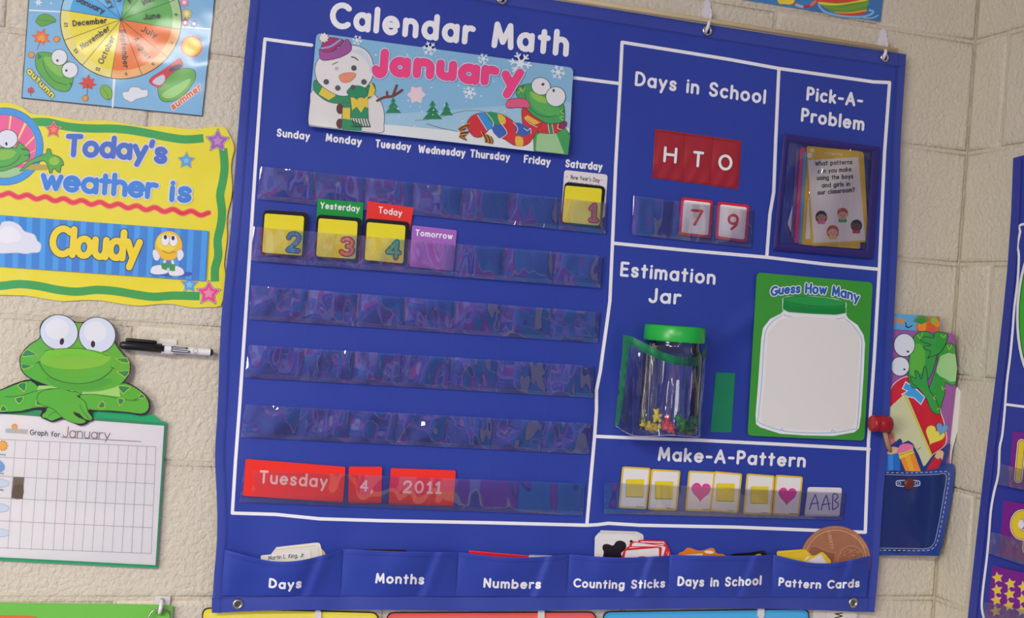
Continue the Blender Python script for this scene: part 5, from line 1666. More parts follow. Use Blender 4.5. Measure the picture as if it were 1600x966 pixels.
# --- graph pad and frog cut-out
Kf = crop(0, 480, 3.9925); Kg = crop(0, 640, 2.9625)
Fg = flat(.006)
GQ2 = [(-90, 627), (259.5, 656.5), (244.5, 887.5), (-90, 872)]
t = thing('graph_pad', 'white weather graph sheet in a sleeve on green backing, with January handwritten', 'chart', WP(120, 887, 0))
m = M(Fg, 0, 'ink'); m.slab([(-90, 630), (130, 641), (225, 646), (243, 650), (250, 657.5), (259.8, 659.5), (257.5, 700), (245, 888.5), (0, 876), (-90, 872)], .0015, '#1ea565'); m.build('backing_card', t)
m = M(Fg, .0016, 'ink'); m.slab([(-90, 640), (256.5, 665.5), (243, 883.5), (0, 871), (-90, 866)], .0008, '#f0efed', edge='#bfe0cf')
m.build('paper_sheet', t)
m = M(Fg, .0027); fq = [(-90, 632), (259, 661.5), (245, 886), (-90, 869)]
SL = film('sleeve', .02, .08, (.99, .99, .99), .15, .5, 16, .008)
m.grid(fq, SL, 24, 16, fn=lambda u, v: .0014*abs(math.sin(v*5)*math.sin(PI*u))); m.build('clear_sleeve', t)
m = M(Fg, .00245, 'paper')
gx = [71, 123, 180, 231, 279, 327, 372, 416, 460, 504, 550, 594, 636, 680, 722]
gxb = [36, 89, 144, 196, 246, 291, 336, 381, 427, 474, 519, 564, 609, 655, 700]
def gy(i, f): return ((143, 226, 316, 418, 522, 648)[i], (172, 257, 344, 444, 547, 667)[i])
for a, b in zip(gx, gxb): 
    fa = (a-71)/651
    m.stroke(Kg((a, 143+29*fa), (b, 648+19*fa)), .55, '#8f9098', inc=False, cap=False)
for ya, yb in ((139, 173), (222, 257), (310, 344), (411, 444), (517, 548), (642, 667)):
    m.stroke(Kg((-60, ya-4), (722-(ya-139)*.045, yb)), .6, '#8f9098', inc=False, cap=False)
m.off += 2e-5
m.stroke(Kg((283, 129), (652, 149)), .8, '#55565a')
m.build('printed_grid', t)
m = M(Fg, .00247, 'paper')
text(m, 'Graph for', (46.5, 679.8), (93.5, 683.5), 8.6, 1.3, '#3d3d44'); m.build('lettering', t)
m = M(Fg, .00247, 'paper')
text(m, 'January', (98, 684), (172, 687), 18, 1.5, '#8e7b78', gap=.1, h1=15); m.build('handwriting', t)
m = M(Fg, .00247, 'paper')
def sun(x, y, r): m.poly(star(x, y, r, .72, 0, 11), '#e89a3c', inc=False); m.off += 2e-5; m.poly(ell(x, y, r*.62), '#efc24a'); 
sun(*Kg((12, 168))[0], 9.5); sun(*Kg((68, 80))[0], 5.5)
m.poly(rq(Kg((25, 88), (130, 92), (128, 114), (25, 108)), 2), '#c9cbbd')
m.shape(sm(Kg((-10, 235), (10, 245), (22, 265), (15, 283), (-10, 288)), True, 3), '#86b4e0', '#5a86b8', .5)
for yy in (340, 455, 570):
    m.shape(sm(Kg((-20, yy), (5, yy-18), (22, yy-12), (40, yy-5), (38, yy+12), (10, yy+20), (-20, yy+18)), True, 3), '#dbe6f2', '#9fb6d0', .6)
text(m, 'nny', Kg((0, 212))[0], Kg((26, 214))[0], 3.2, .6, '#45454c'); text(m, 'ny', Kg((0, 300))[0], Kg((18, 301))[0], 3.2, .6, '#45454c'); text(m, 'dy', Kg((0, 376))[0], Kg((18, 378))[0], 3.2, .6, '#45454c')
m.build('printed_weather_icons', t)
m = M(Fg, .00247, 'paper'); m.poly(Kg((62, 311), (113, 314), (104, 415), (53, 410)), '#86765c'); m.poly(sm(Kg((60, 360), (80, 348), (108, 350), (104, 412), (56, 408)), True, 2), '#746449')
m.build('coloured_square', t)

Ff = flat(.012)
t = thing('frog_cutout', 'large green cardboard frog cut-out leaning over the graph sheet', 'decoration', WP(120, 660, .0))
head_o = sm(Kf((122, 345), (128, 300), (180, 235), (245, 190), (248, 120), (285, 70), (350, 46), (420, 58), (470, 90), (520, 92), (560, 72), (620, 64), (680, 88), (716, 140), (720, 220), (770, 290), (812, 345), (812, 400), (775, 468), (700, 510), (560, 535), (400, 520), (260, 480), (175, 440), (135, 400)), True, 4)
arms_o = Kf((-330, 640), (-260, 560), (-120, 540), (0, 515), (80, 480), (190, 450), (300, 480), (600, 490), (770, 468), (850, 500), (905, 545), (938, 600), (930, 650), (880, 675), (800, 662), (700, 655), (575, 650), (582, 705), (560, 715), (530, 735), (490, 738), (420, 705), (385, 700), (330, 718), (290, 705), (250, 680), (262, 645), (210, 638), (130, 655), (0, 662), (-200, 680))
m = M(Ff, 0, 'gloss')
m.slab(sm(arms_o, True, 3), .0008, '#1a1a18'); m.slab(head_o, .0004, '#1a1a18')
m.build('cutout_card', t)
m = M(Ff, .0013, 'gloss')
FG, FD, FY = '#55b32c', '#178a4a', '#c9d23a'
def shrink(p, k, cx=None, cy=None):
    o = []; n = len(p)
    ar = sum(p[i][0]*p[(i+1) % n][1]-p[(i+1) % n][0]*p[i][1] for i in range(n)); s = 1 if ar > 0 else -1
    for i in range(n):
        a, b, c = p[i-1], p[i], p[(i+1) % n]
        dx, dy = c[0]-a[0], c[1]-a[1]; l = math.hypot(dx, dy) or 1
        o.append((b[0]-s*dy/l*k, b[1]+s*dx/l*k))
    return o
ra = sm(Kf((500, 545), (620, 548), (740, 575), (860, 585), (870, 540), (850, 505), (780, 478), (730, 490), (600, 520), (250, 500), (190, 462), (80, 490), (0, 522), (-200, 560), (-200, 650), (0, 655), (210, 628), (300, 615), (570, 640), (700, 648), (800, 655), (880, 665), (925, 640), (930, 600), (900, 555)), True, 1)
m.poly(sm(Kf((-200, 560), (0, 522), (80, 490), (190, 460), (240, 500), (320, 505), (480, 560), (560, 640), (300, 625), (210, 628), (130, 648), (0, 655), (-200, 670)), True, 2), FG)
m.poly(sm(Kf((500, 545), (600, 520), (730, 488), (780, 476), (850, 508), (905, 555), (928, 605), (920, 645), (880, 665), (800, 655), (680, 645), (570, 640), (520, 600)), True, 2), FG)
m.poly(Kf((240, 490), (740, 490), (750, 560), (650, 548), (520, 545), (430, 520), (340, 508), (230, 525)), '#9ed66c')
m.stroke(sm(Kf((30, 560), (120, 555), (230, 522), (340, 508), (430, 520), (490, 560)), False), 1, '#28601c')
m.stroke(sm(Kf((510, 545), (600, 545), (740, 570), (830, 583), (870, 575)), False), 1, '#28601c')
m.stroke(sm(Kf((830, 583), (868, 560), (872, 545)), False), 1, '#28601c')
m.build('printed_arms', t)
m = M(Ff, .0016, 'gloss')
for p in (((110, 485), (160, 468), (160, 510), (150, 527), (130, 510)), ((95, 570), (145, 560), (135, 590), (115, 602)), ((225, 610), (235, 575), (250, 565), (285, 610)), ((740, 490), (815, 500), (790, 520), (770, 540), (750, 520)), ((735, 572), (775, 575), (765, 600), (745, 612)), ((610, 625), (640, 585), (655, 625)), ((5, 650), (10, 620), (25, 615), (45, 645)), ((865, 570), (880, 540), (905, 562))):
    m = M(Ff, .0016, 'gloss'); m.shape(sm(Kf(*p), True, 2), FD, FY, .9); m.build('printed_spot', t)
m = M(Ff, .00175, 'gloss')
hand1 = Kf((300, 625), (285, 650), (262, 670), (262, 690), (290, 697), (320, 712), (355, 700), (400, 680), (430, 660), (400, 620))
m.shape(sm(hand1, True, 3), FG, '#1a1a18', 1.6); m.stroke(sm(Kf((300, 685), (330, 660), (380, 650)), False), .8, '#28601c')
hand2 = Kf((240, 600), (330, 635), (390, 690), (470, 725), (520, 725), (535, 710), (500, 690), (560, 708), (575, 690), (548, 650), (530, 590), (480, 555), (500, 550), (510, 525), (490, 517), (450, 528), (380, 508), (300, 515), (240, 540))
m.shape(sm(hand2, True, 3), FG, '#28601c', 1.0)
m.shape(Kf((455, 652), (495, 665), (530, 700), (490, 690), (465, 672)), '#1a1a18')
m.stroke(sm(Kf((450, 528), (480, 530), (505, 548)), False), .9, '#28601c'); m.stroke(sm(Kf((498, 612), (515, 650), (560, 700)), False), .9, '#28601c')
m.build('printed_hands', t)
m = M(Ff, .0019, 'gloss')
hi = shrink(head_o, 1.6)
m.poly(hi, FG)
m.poly(sm(Kf((250, 330), (300, 285), (450, 262), (600, 275), (690, 310), (640, 360), (520, 385), (380, 385), (280, 360)), True, 3), '#7cc232')
m.poly(sm(Kf((300, 430), (420, 478), (560, 480), (660, 440), (700, 470), (560, 520), (400, 510), (300, 470)), True, 3), '#4aa82c')
for p in (((170, 262), (232, 298), (150, 310), (135, 305), (145, 285)), ((132, 352), (208, 368), (150, 388), (135, 380)), ((722, 322), (790, 315), (805, 345), (806, 350), (760, 345)), ((728, 402), (806, 395), (800, 420), (780, 438), (745, 415))):
    m.shape(Kf(*p), FD, FY, .9)
for e_, r1_, r2_ in (((368, 157), 29.8, 27.3), ((606, 174), 28.8, 27.8)):
    x_, y_ = Kf(e_)[0]
    m.shape(ell(x_, y_, r1_, r2_, 12, 32), '#cfdfea', '#1f2b26', 1.2); m.poly(ell(x_-3, y_-5, r1_*.62, r2_*.6, 0, 24), '#e0e8ea')
m.poly(ell(*Kf((386, 215))[0], 3.4, 5.4, 12, 14), '#1d1d24'); m.poly(ell(*Kf((580, 231))[0], 3.4, 5.4, 0, 14), '#1d1d24')
m.poly(sm(Kf((285, 275), (330, 262), (450, 255), (560, 265), (640, 285), (640, 320), (450, 300), (300, 320)), True, 3), '#70c828')
m.stroke(sm(Kf((280, 274), (330, 265), (450, 257), (560, 268), (675, 305)), False), 1, '#28601c')
m.stroke(sm(Kf((240, 340), (275, 400), (340, 450), (440, 475), (530, 476), (620, 452), (680, 410), (703, 378)), False), 1.1, '#28601c')
m.stroke(sm(Kf((225, 350), (240, 345), (252, 338)), False), 1, '#28601c'); m.stroke(sm(Kf((690, 372), (703, 380), (718, 384)), False), 1, '#28601c')
m.build('printed_head', t)

# --- dry erase marker in its clip
t = thing('marker_clip', 'small white adhesive clip on the wall holding the black capped marker', 'clip', WP(262, 560, 0))
m = M(flat(.0005), 0, 'plastic'); m.slab(rq([(249.5, 529.5), (276.5, 530.5), (275.5, 555.5), (248.5, 554)], 1), .002, '#dddbd6'); m.build('backing_plate', t)
m = M(None)
def mk(x, y, d): return WP(x, y, d)
pa, pb = mk(186.5, 539, .016), mk(333, 551, .016)
dirv = (pb-pa).normalized(); L_ = (pb-pa).length
cl_c = pa+dirv*(L_*.51)
upv = dirv.cross(Vector((0, 1, 0))).normalized()
mi = m.mi('#e4e2dd', 'plastic')
for s_ in (-1, 1):                              # two curved jaws gripping the barrel
    prev = None
    for k in range(9):
        a = math.radians(20+118*k/8)
        ring = []
        for r__ in (.0068, .0084):
            for e_ in (-.0085, .0085):
                m.v.append(cl_c+upv*(s_*r__*math.sin(a))+Vector((0, r__*math.cos(a), 0))+dirv*e_); ring.append(len(m.v)-1)
        if prev:
            for i0, i1 in ((0, 1), (1, 3), (3, 2), (2, 0)): m.face((prev[i0], prev[i1], ring[i1], ring[i0]), mi, False)
        else: m.face((ring[0], ring[1], ring[3], ring[2]), mi)
        prev = ring
    m.face((prev[0], prev[2], prev[3], prev[1]), mi)
m.box(cl_c+Vector((0, .010, 0)), dirv*.008, (0, .0035, 0), upv*.005, '#dddbd6', 'plastic')
m.build('clip_jaws', t)
t = thing('marker', 'white dry erase marker with a black cap in the wall clip', 'marker', pa)
m = M(None)
r_ = .0062
cap_end = .47
m.lathe(pa, dirv, [(0, .0001), (.0008, r_*.6), (.004, r_*.92), (.010, r_*1.0), (L_*cap_end, r_*1.12), (L_*cap_end, r_*.9)], '#1f1e1e', 'plastic', 20)
m.build('cap', t)
m = M(None)
c0 = pa+dirv*.008+upv*(r_*1.35*(1 if upv.z > 0 else -1))+Vector((0, -.001, 0)); uu = upv*(1 if upv.z > 0 else -1)
m.tube([c0, c0+dirv*.004, c0+dirv*(L_*.30), c0+dirv*(L_*.33)], [.0018, .0028, .0025, .0016], '#1f1e1e', 'plastic', 8); m.build('pocket_clip', t)
m = M(None)
m.lathe(pa, dirv, [(L_*cap_end-.001, r_*1.0), (L_*.55, r_*.98), (L_*.97, r_*.86)], '#e7e5e1', 'plastic', 20); m.build('barrel', t)
m = M(None)
m.lathe(pa, dirv, [(L_*.968, r_*.87), (L_*.985, r_*.84), (L_*1.0, r_*.5), (L_*1.001, .0001)], '#26283a', 'plastic', 20); m.build('end_plug', t)
m = M(lambda x, y, o: WP(x, y, .0235+o), 0, 'ink')
m.poly([(268, 541.3), (294, 543), (292.5, 546), (267.5, 544.5)], '#2b2c3c'); m.poly([(267.5, 545.5), (296.5, 548), (295.5, 552), (267.5, 549.8)], '#3b3f58')
text(m, 'DRY ERASE', (269, 549.2), (294.5, 551.2), 2.8, .5, '#e4e4e4', gap=.12) if False else None
m.stroke([(270, 543), (290, 544.6)], .8, '#d9d9dc'); m.stroke([(269.5, 547.7), (293.5, 549.8)], 1.1, '#dfe0e4')
m.stroke(ell(305.3, 548, 3.4, n=16), .6, '#77767c', closed=True); m.stroke([(302.5, 553), (308, 553.3)], .6, '#77767c')
m.build('printed_label', t)

# --- green flip chart at the bottom left, hung by a ring
t = thing('flip_chart', 'lime green chart edge hanging from a metal ring at the bottom left', 'chart', WP(150, 1010, 0))
m = M(flat(.0055), 0, 'cloth')
m.slab([(-120, 940), (100, 944), (180, 944.5), (255, 946), (270, 947), (268, 1100), (-120, 1100)], .002, '#6cbf45'); m.build('cloth_sheet', t)
m = M(flat(.0078), 0, 'cloth'); m.slab(rq([(-120, 959), (50, 963), (66, 968), (66, 1100), (-120, 1100)], 5), .001, '#dd6a30'); m.build('orange_panel', t)
m = M(None); m.torus(WP(249.5, 967, .016), (.1, -1, 0), .0155, .0013, '#b5b1a4', 'metal', 36, 8); m.build('split_ring', t)
t = thing('ring_hook', 'small white wall hook carrying the ring of the lime green chart', 'hook', WP(254, 955, 0))
m = M(flat(.0005), 0, 'plastic'); m.slab(rq([(242.5, 931.5), (266.5, 932.5), (265.5, 946), (241.5, 945)], 1.5), .003, '#d3d1cc'); m.build('backing_plate', t)
m = M(None); m.tube([WP(253, 937, .004), WP(252.5, 942, .014), WP(251, 950, .020), WP(249.5, 957, .018), WP(249.5, 959, .010)], .0028, '#deddd8', 'plastic', 10); m.build('hook_arm', t)

# --- cards in the row under the chart
def tray(lbl, q, col, line, hi):
    t, m = card('name_plate', lbl, 'card', q, flat(.004), .0015, line, 12, 'ink', 'coloured plates under the chart', part='plate')
    m.poly(rq(insetpx(q, 1.8), 11), col); m.poly(rq([(a[0], a[1]) for a in insetpx(q, 6)], 9), hi); m.build('printed_panel', t)
tray('yellow plate with rounded corners below the blue chart', [(316, 949.5), (592, 957), (590, 1075), (312, 1070)], '#e9d93a', '#2a2722', '#ecdf58')
tray('coral red plate with rounded corners below the blue chart', [(604, 957), (932, 956), (930, 1075), (602, 1075)], '#ee5a52', '#2a2424', '#f06a60')
tray('bright blue plate with rounded corners below the blue chart', [(942, 955.5), (1265, 951), (1263, 1070), (942, 1075)], '#3fa6dd', '#22303a', '#4eb2e4')
for x, y, l in ((497, 964, 'yellow'), (846, 962, 'coral red'), (1189.5, 958, 'bright blue')):
    t = thing('plate_clip', 'white plastic clip over the %s plate under the chart' % l, 'clip', WP(x, y, .0), 'white clips on the plates')
    m = M(flat(.0062), 0, 'plastic'); m.slab(rq([(x-5, y-10), (x+5, y-10), (x+5, y+8), (x-5, y+8)], 4.5), .003, '#dcdad4'); m.build('tongue', t)
    m = M(flat(.002), 0, 'plastic'); m.slab(rq([(x-4, y-16), (x+4, y-16), (x+4, y+2), (x-4, y+2)], 2), .0015, '#dcdad4'); m.build('tab', t)
t, m = card('paper_label', 'white paper labels with black zigzag lettering beside the blue plate', 'label', [(1271, 951), (1340, 957), (1336, 1040), (1266, 1036)], flat(.003), .0008, '#d8d3c8', 1, 'paper', part='paper')
m.shape([(1291, 954), (1338, 957.5), (1335, 1040), (1288, 1036)], '#dcd7cc', '#b9b3a6', .5)
m.stroke([(1316, 958.5), (1305, 959.5), (1316, 963), (1304.5, 966), (1316, 970), (1304, 972)], 1.6, '#23211f'); m.build('lettering', t)

# ============================================================ right of the chart
# --- poster at the top right
KT = crop(1130, 0, 5.333)
PT = [(1160, -80), (1382, -80), (1375.8, 33.5), (1168, .5)]
PT = [(1155, -120), (1383, -90), (1375.8, 33.5), (1147, -3)]
t, m = card('beach_poster', 'blue water poster with a striped round tub, above the top right of the chart', 'poster', PT, flat(.0014), .001, '#2f7fc0', 0, 'gloss', part='sheet')
m.poly([(1262, 16), (1290, -20), (1381, -10), (1375.3, 32.8)], '#2a6fb2')
m.stroke(sm(KT((795, 40), (850, 100), (1000, 135), (1150, 140), (1230, 120), (1250, 95), (1220, 85)), False, 4), 3.2, '#7fb9e6'); m.stroke(sm(KT((1170, 150), (1240, 150), (1290, 128)), False, 4), 2.2, '#7fb9e6')
m.build('printed_water', t)
m = M(flat(.0014), .00115, 'gloss')
bx = KT((800, -60), (1200, -60), (1200, 40), (1180, 110), (1080, 130), (940, 110), (840, 60), (805, 15))
m.poly(sm(bx, True, 3), '#5f9a2c')
m.poly(sm(KT((840, 40), (1000, 60), (1195, 20), (1195, 50), (1010, 88), (850, 62)), True, 3), '#6aa52f')
m.poly(sm(KT((800, 15), (950, 30), (1100, 10), (1200, -20), (1200, 5), (1080, 25), (950, 45), (815, 38)), True, 3), '#e8cf3a')
m.poly(sm(KT((800, -20), (1000, -30), (1200, -60), (1200, -20), (1100, 10), (950, 22), (805, 12)), True, 3), '#d8392c')
m.poly(sm(KT((920, 100), (1060, 100), (1188, 80), (1186, 95), (1080, 112), (960, 110)), True, 3), '#e8a23a'); m.poly(sm(KT((950, 112), (1080, 112), (1186, 95), (1170, 115), (1080, 130), (990, 124)), True, 3), '#cf3428')
m.stroke(sm(KT((590, 30), (650, 55), (720, 50), (780, 5)), False, 4), 4.6, '#d8472c'); m.stroke(sm(KT((610, 42), (660, 56)), False, 4), 4.4, '#8fc6cf'); m.stroke(sm(KT((680, 55), (710, 52)), False, 4), 4.4, '#a82a4a'); m.stroke(KT((735, 40), (765, 15)), 4.4, '#ea7a3a')
m.shape(sm(KT((455, 10), (470, 35), (500, 35), (560, 38), (590, 20), (585, -10), (460, -10)), True, 3), '#ead53a', '#a8862a', .5)
m.build('printed_tub', t)

# --- denim look pocket holder near the corner, and what it holds
KD = crop(1360, 480, 3.45); KE = crop(1360, 706, 3.717)
def HB(e=0.0):                                  # the holder leans out of the corner: its right side stands off the wall
    X0 = WP(1372, 650).x
    def f(x, y, o):
        r = pdir(x, y)
        return CAMP+r*((CAMD-.006-e-o+.16*X0)/(r.y+.16*r.x))
    return f
FB = HB(0)
t = thing('pocket_holder', 'dark blue cardboard jeans-pocket holder with printed stitching and a brown button', 'holder', WP(1440, 866, 0))
DEN = '#23408c'
m = M(FB, 0, 'ink'); m.slab(KD((100, 700), (255, 700), (470, 430), (497, 470), (497, 560), (440, 780), (430, 880), (100, 880)), .001, '#dedad2'); m.build('backing_card', t)
FD2 = HB(.009)
m = M(FD2, 0, 'gloss')
fr = KE((-40, 110), (150, 112), (300, 116), (420, 90))+KE((455, 68), (480, 72), (492, 100), (484, 200), (470, 290), (440, 440), (400, 606), (200, 602), (-40, 600))
m.slab(fr, .0012, DEN); m.build('pocket_front', t)
m = M(flat(.006), 0, 'ink')   # gusset closing the pocket on the right and below
for a, b in zip(KE((484, 200), (470, 290), (440, 440), (400, 606)), KE((470, 290), (440, 440), (400, 606), (-40, 600))):
    i0 = [len(m.v)+k for k in range(4)]
    m.v += [FD2(*a, 0), FD2(*b, 0), FB(*b, 0), FB(*a, 0)]; m.face(i0, m.mi('#1d3675'))
m.build('pocket_gusset', t)
m = M(FD2, .00125, 'gloss')
m.poly(sm(KE((-20, 130), (300, 138), (430, 130), (440, 160), (400, 380), (370, 520), (330, 560), (-20, 560)), True, 2), '#122c66')
m.build('printed_denim', t)
m = M(FD2, .0014, 'gloss')
l1 = sm(KE((-20, 125), (200, 136), (380, 132), (425, 126), (442, 145), (435, 200), (405, 380), (380, 500), (360, 545), (320, 563), (200, 562), (-20, 560)), False, 4)
m.stroke(l1, .8, '#aab6cf', cap=False)
l2 = sm(KE((-20, 112), (200, 124), (400, 116), (445, 116), (458, 140), (448, 220), (412, 420), (390, 520), (365, 560), (325, 574), (200, 574), (-20, 572)), False, 4)
tot = sum(math.dist(a, b) for a, b in zip(l2, l2[1:])); n = int(tot/7.5)
for i in range(n): m.stroke([along(l2, i/n), along(l2, (i+.6)/n)], 1.1, '#b4c0d8', inc=False, cap=False)
m.build('printed_stitches', t)
m = M(FD2, .0014, 'gloss')
m.shape(sm(KE((150, 183), (165, 168), (270, 168), (288, 183), (270, 200), (165, 200)), True, 4), '#1a3476', '#d8dee8', 1.1)
for a in (168, 268):
    m.stroke(ell(*KE((a, 184))[0], 2.4, n=12), .6, '#d8dee8', closed=True)
m.build('printed_buttonhole', t)
m = M(None)
bc_ = FD2(*KE((222, 186))[0], .0015)
m.lathe(bc_, (0, -1, 0), [(0, .0100), (.002, .0102), (.0036, .0085), (.0042, .005), (.004, .0001)], '#6a2f22', 'plastic', 24); m.build('button', t)
# pencils printed on the pocket's cut-out top
m = M(FD2, -.0013, 'gloss')
topc = KD((75, 775), (160, 708), (172, 722), (170, 735), (205, 720), (228, 735), (262, 800), (285, 858), (300, 855), (345, 795), (425, 735), (432, 745), (400, 870), (400, 905), (75, 905))
m.slab(topc, .0010, '#1f3a82'); m.build('pocket_flap', t)
m = M(FD2, .00002, 'gloss')
m.poly(KD((76, 790), (100, 785), (150, 782), (160, 800), (160, 890), (76, 890)), '#1f6fc2'); m.poly(KD((82, 790), (118, 752), (150, 758), (152, 785), (110, 795)), '#dcb98c'); m.poly(KD((95, 800), (120, 795), (125, 888), (98, 888)), '#3b8bd8')
m.build('printed_blue_pencil', t)
m = M(FD2, .00006, 'gloss')
m.poly(KD((160, 815), (238, 790), (278, 902), (195, 898)), '#f0921f'); m.poly(KD((185, 808), (212, 800), (245, 900), (218, 899)), '#f5b02c')
m.poly(KD((150, 790), (228, 762), (238, 788), (158, 818)), '#e2d23a'); m.stroke(KD((154, 800), (232, 774)), .7, '#6a6420')
m.shape(sm(KD((148, 765), (165, 742), (200, 735), (225, 745), (228, 764), (150, 790)), True, 3), '#e877a4', None)
m.build('printed_yellow_pencil', t)
m = M(FD2, .00006, 'gloss')
m.poly(KD((345, 808), (388, 822), (355, 890), (298, 895), (310, 860)), '#c22430'); m.poly(KD((345, 806), (360, 780), (388, 768), (396, 790), (388, 824), (375, 812), (365, 822)), '#dcb98c'); m.poly(KD((378, 772), (388, 765), (394, 778)), '#7a1f22')
m.build('printed_red_pencil', t)
# things inside the holder, back to front
def held(name, lbl, pts, col, e, kind='gloss', r=3, th=.001, cat='card'):
    t = thing(name, lbl, cat, centre(pts, HB(e)), None)
    m = M(HB(e), 0, kind); m.slab(rq(pts, r), th, col); m.build('card', t)
    return t, M(HB(e), th+3e-5, kind)
t, m = held('produce_card', 'card printed with fruit tops, rearmost in the jeans-pocket holder', KD((110, 35), (375, 50), (382, 70), (382, 300), (110, 300)), '#5fa8d8', .0015)
m.poly(KD((255, 50), (375, 52), (380, 160), (240, 160)), '#c9742f')
for a, b, r_, c_ in ((170, 75, 4, '#e88a2a'), (135, 72, 4, '#e88a2a'), (280, 105, 7, '#ee8f2c'), (325, 110, 7, '#e2572c'), (345, 75, 5.5, '#7cc23a'), (360, 90, 4.5, '#e8932c')):
    m.poly(ell(*KD((a, b))[0], r_, r_*1.15), c_)
for i in range(12):
    a = math.radians(-160+i*12); x_, y_ = KD((275, 90))[0]; m.stroke([(x_, y_), (x_+13*math.cos(a), y_+13*math.sin(a))], 1.6, '#2f8f3a', inc=False)
m.off += 3e-5
m.stroke(sm(KD((190, 85), (200, 110), (225, 100)), False), 1.6, '#2a2a28'); m.stroke(sm(KD((190, 105), (210, 110)), False), 1.6, '#2a2a28')
m.build('printed_fruit', t)
t, m = held('frog_book', 'purple book cover with a frog covering its face above a red shape', KD((112, 118), (440, 140), (455, 155), (462, 420), (430, 720), (425, 905), (90, 905), (100, 400)), '#96529c', .0030)
for i in range(34):
    x0_ = 96+i*11
    p = [(x0_+4*math.sin(k*1.1+i*.3), 130+k*24) for k in range(26)]
    p = [q_ for q_ in p if q_[0] < 440-(max(0, q_[1]-420))*.1 and q_[0] > 112-q_[1]*.02]
    if len(p) > 2: m.stroke(KD(*p), .8, '#a868ae', inc=False, cap=False)
m.off += 3e-5
m.build('printed_background', t)
m = M(HB(.0030), .0012, 'gloss')
m.shape(sm(KD((95, 540), (98, 480), (115, 430), (150, 395), (200, 375), (260, 400), (330, 480), (380, 570), (405, 660), (405, 740), (330, 800), (250, 870), (120, 880), (95, 700)), True, 3), '#d0202c', '#e6d9dc', 1.3)
m.build('printed_red_shape', t)
m = M(HB(.0030), .00135, 'gloss')
m.shape(KD((190, 403), (235, 432), (293, 485), (272, 525), (235, 490), (180, 478), (168, 470), (185, 462), (200, 452), (172, 440)), '#3fa3e2', '#eef0f2', 1.4)
m.build('printed_letter', t)
m = M(HB(.0030), .00135, 'gloss')
m.shape(heart(*KD((345, 690))[0], 15.5, 25), '#ecdd55', '#a8962a', .7); m.shape(heart(*KD((385, 655))[0], 9.5, 15), '#6aa4d4', '#3a628a', .7)
m.build('printed_hearts', t)
m = M(HB(.0030), .0014, 'gloss')
g1, gk = '#379f3f', '#17301c'
m.shape(sm(KD((410, 200), (458, 215), (460, 420), (405, 405), (400, 470), (372, 560), (372, 577), (350, 570), (330, 520), (310, 455), (330, 400), (360, 300), (370, 240)), True, 2), g1, gk, 1)
m.poly(sm(KD((385, 260), (458, 255), (460, 400), (400, 385), (355, 350), (370, 290)), True, 2), '#9ed48c')
m.shape(sm(KD((240, 150), (300, 130), (345, 160), (360, 220), (350, 300), (320, 380), (270, 430), (230, 435), (205, 390), (205, 310), (215, 230)), True, 3), g1, gk, 1)
m.poly(sm(KD((235, 200), (290, 220), (290, 330), (240, 380), (215, 360), (215, 280)), True, 3), '#5cb83c')
m.shape(sm(KD((350, 135), (415, 145), (405, 200), (370, 250), (320, 270), (310, 275), (325, 240), (290, 225), (288, 212), (330, 205), (275, 185), (275, 165), (300, 160), (340, 165)), True, 3), g1, gk, 1)
m.shape(sm(KD((215, 370), (245, 385), (240, 345), (258, 350), (275, 390), (288, 325), (302, 330), (310, 400), (320, 450), (355, 500), (375, 577), (330, 560), (300, 490), (250, 430), (225, 410)), True, 3), g1, gk, 1)
for c_, rx_, ry_ in (((183, 205), 16.5, 18), ((160, 320), 14.5, 15)):
    m.shape(ell(*KD(c_)[0], rx_, ry_, 0, 28), '#dde5ea', gk, 1)
m.poly(ell(*KD((202, 240))[0], 2, 1.6, 0, 10), '#1d1d20'); m.poly(ell(*KD((183, 336))[0], 2, 1.4, 0, 10), '#1d1d20')
for p in (((255, 150), (270, 170), (280, 140)), ((380, 150), (395, 165), (405, 150)), ((415, 205), (425, 228), (438, 208)), ((385, 430), (392, 445), (405, 435)), ((350, 480), (340, 490), (352, 498)), ((360, 555), (372, 545), (380, 560))):
    m.stroke(sm(KD(*p), False), .9, '#cfd84a')
m.build('printed_frog', t)
t, m = held('cream_strip_card', 'cream card with lime edges slanting in front of the red shape', KD((68, 575), (185, 468), (200, 480), (335, 800), (290, 862), (195, 850)), '#cfcf9c', .0062, 'ink', 2)
m.poly(KD((75, 578), (182, 480), (192, 488), (318, 815), (300, 845), (195, 845)), '#cdd0a2')
m.stroke(KD((186, 476), (330, 800)), 2.4, '#c9cf2c'); m.stroke(KD((76, 580), (140, 715)), 2.4, '#c9cf2c')
m.stroke(KD((255, 768), (270, 758)), 1, '#3a3a2a')
m.build('printed_edges', t)
t = thing('toy_mallet', 'red ended wooden pointer sticking out over the blue hem', 'pointer', WP(1385, 690, .016))
m = M(None)
ca, cb = WP(*KD((5, 628))[0], .041), WP(*KD((102, 632))[0], .041)
dv = (cb-ca)
s1 = .0145
m.lathe(ca, dv, [(0, s1*.7), (.001, s1*.92), (.003, s1), (dv.length*.30, s1), (dv.length*.33, s1*.9), (dv.length*.36, s1), (dv.length*.97, s1), (dv.length, s1*.9), (dv.length+.0005, .0001)], '#a31524', 'plastic', 24)
m.face(list(range(24))[::-1], m.mi('#a31524', 'plastic')); m.build('mallet_head', t)
m = M(None); m.tube([WP(*KD((72, 650))[0], .038), WP(*KD((96, 750))[0], .022), WP(*KD((110, 790))[0], .0115)], .0042, '#b98e62', 'wood', 12); m.build('wooden_handle', t)
t, m = held('pink_card', 'narrow pink card edge between the cream card and the wooden handle', KD((98, 690), (118, 670), (140, 720), (160, 800), (120, 800)), '#de7c98', .0048, 'ink', 1)
m.stroke(KD((104, 692), (130, 790)), .8, '#eba3b6'); m.build('printed_border', t)

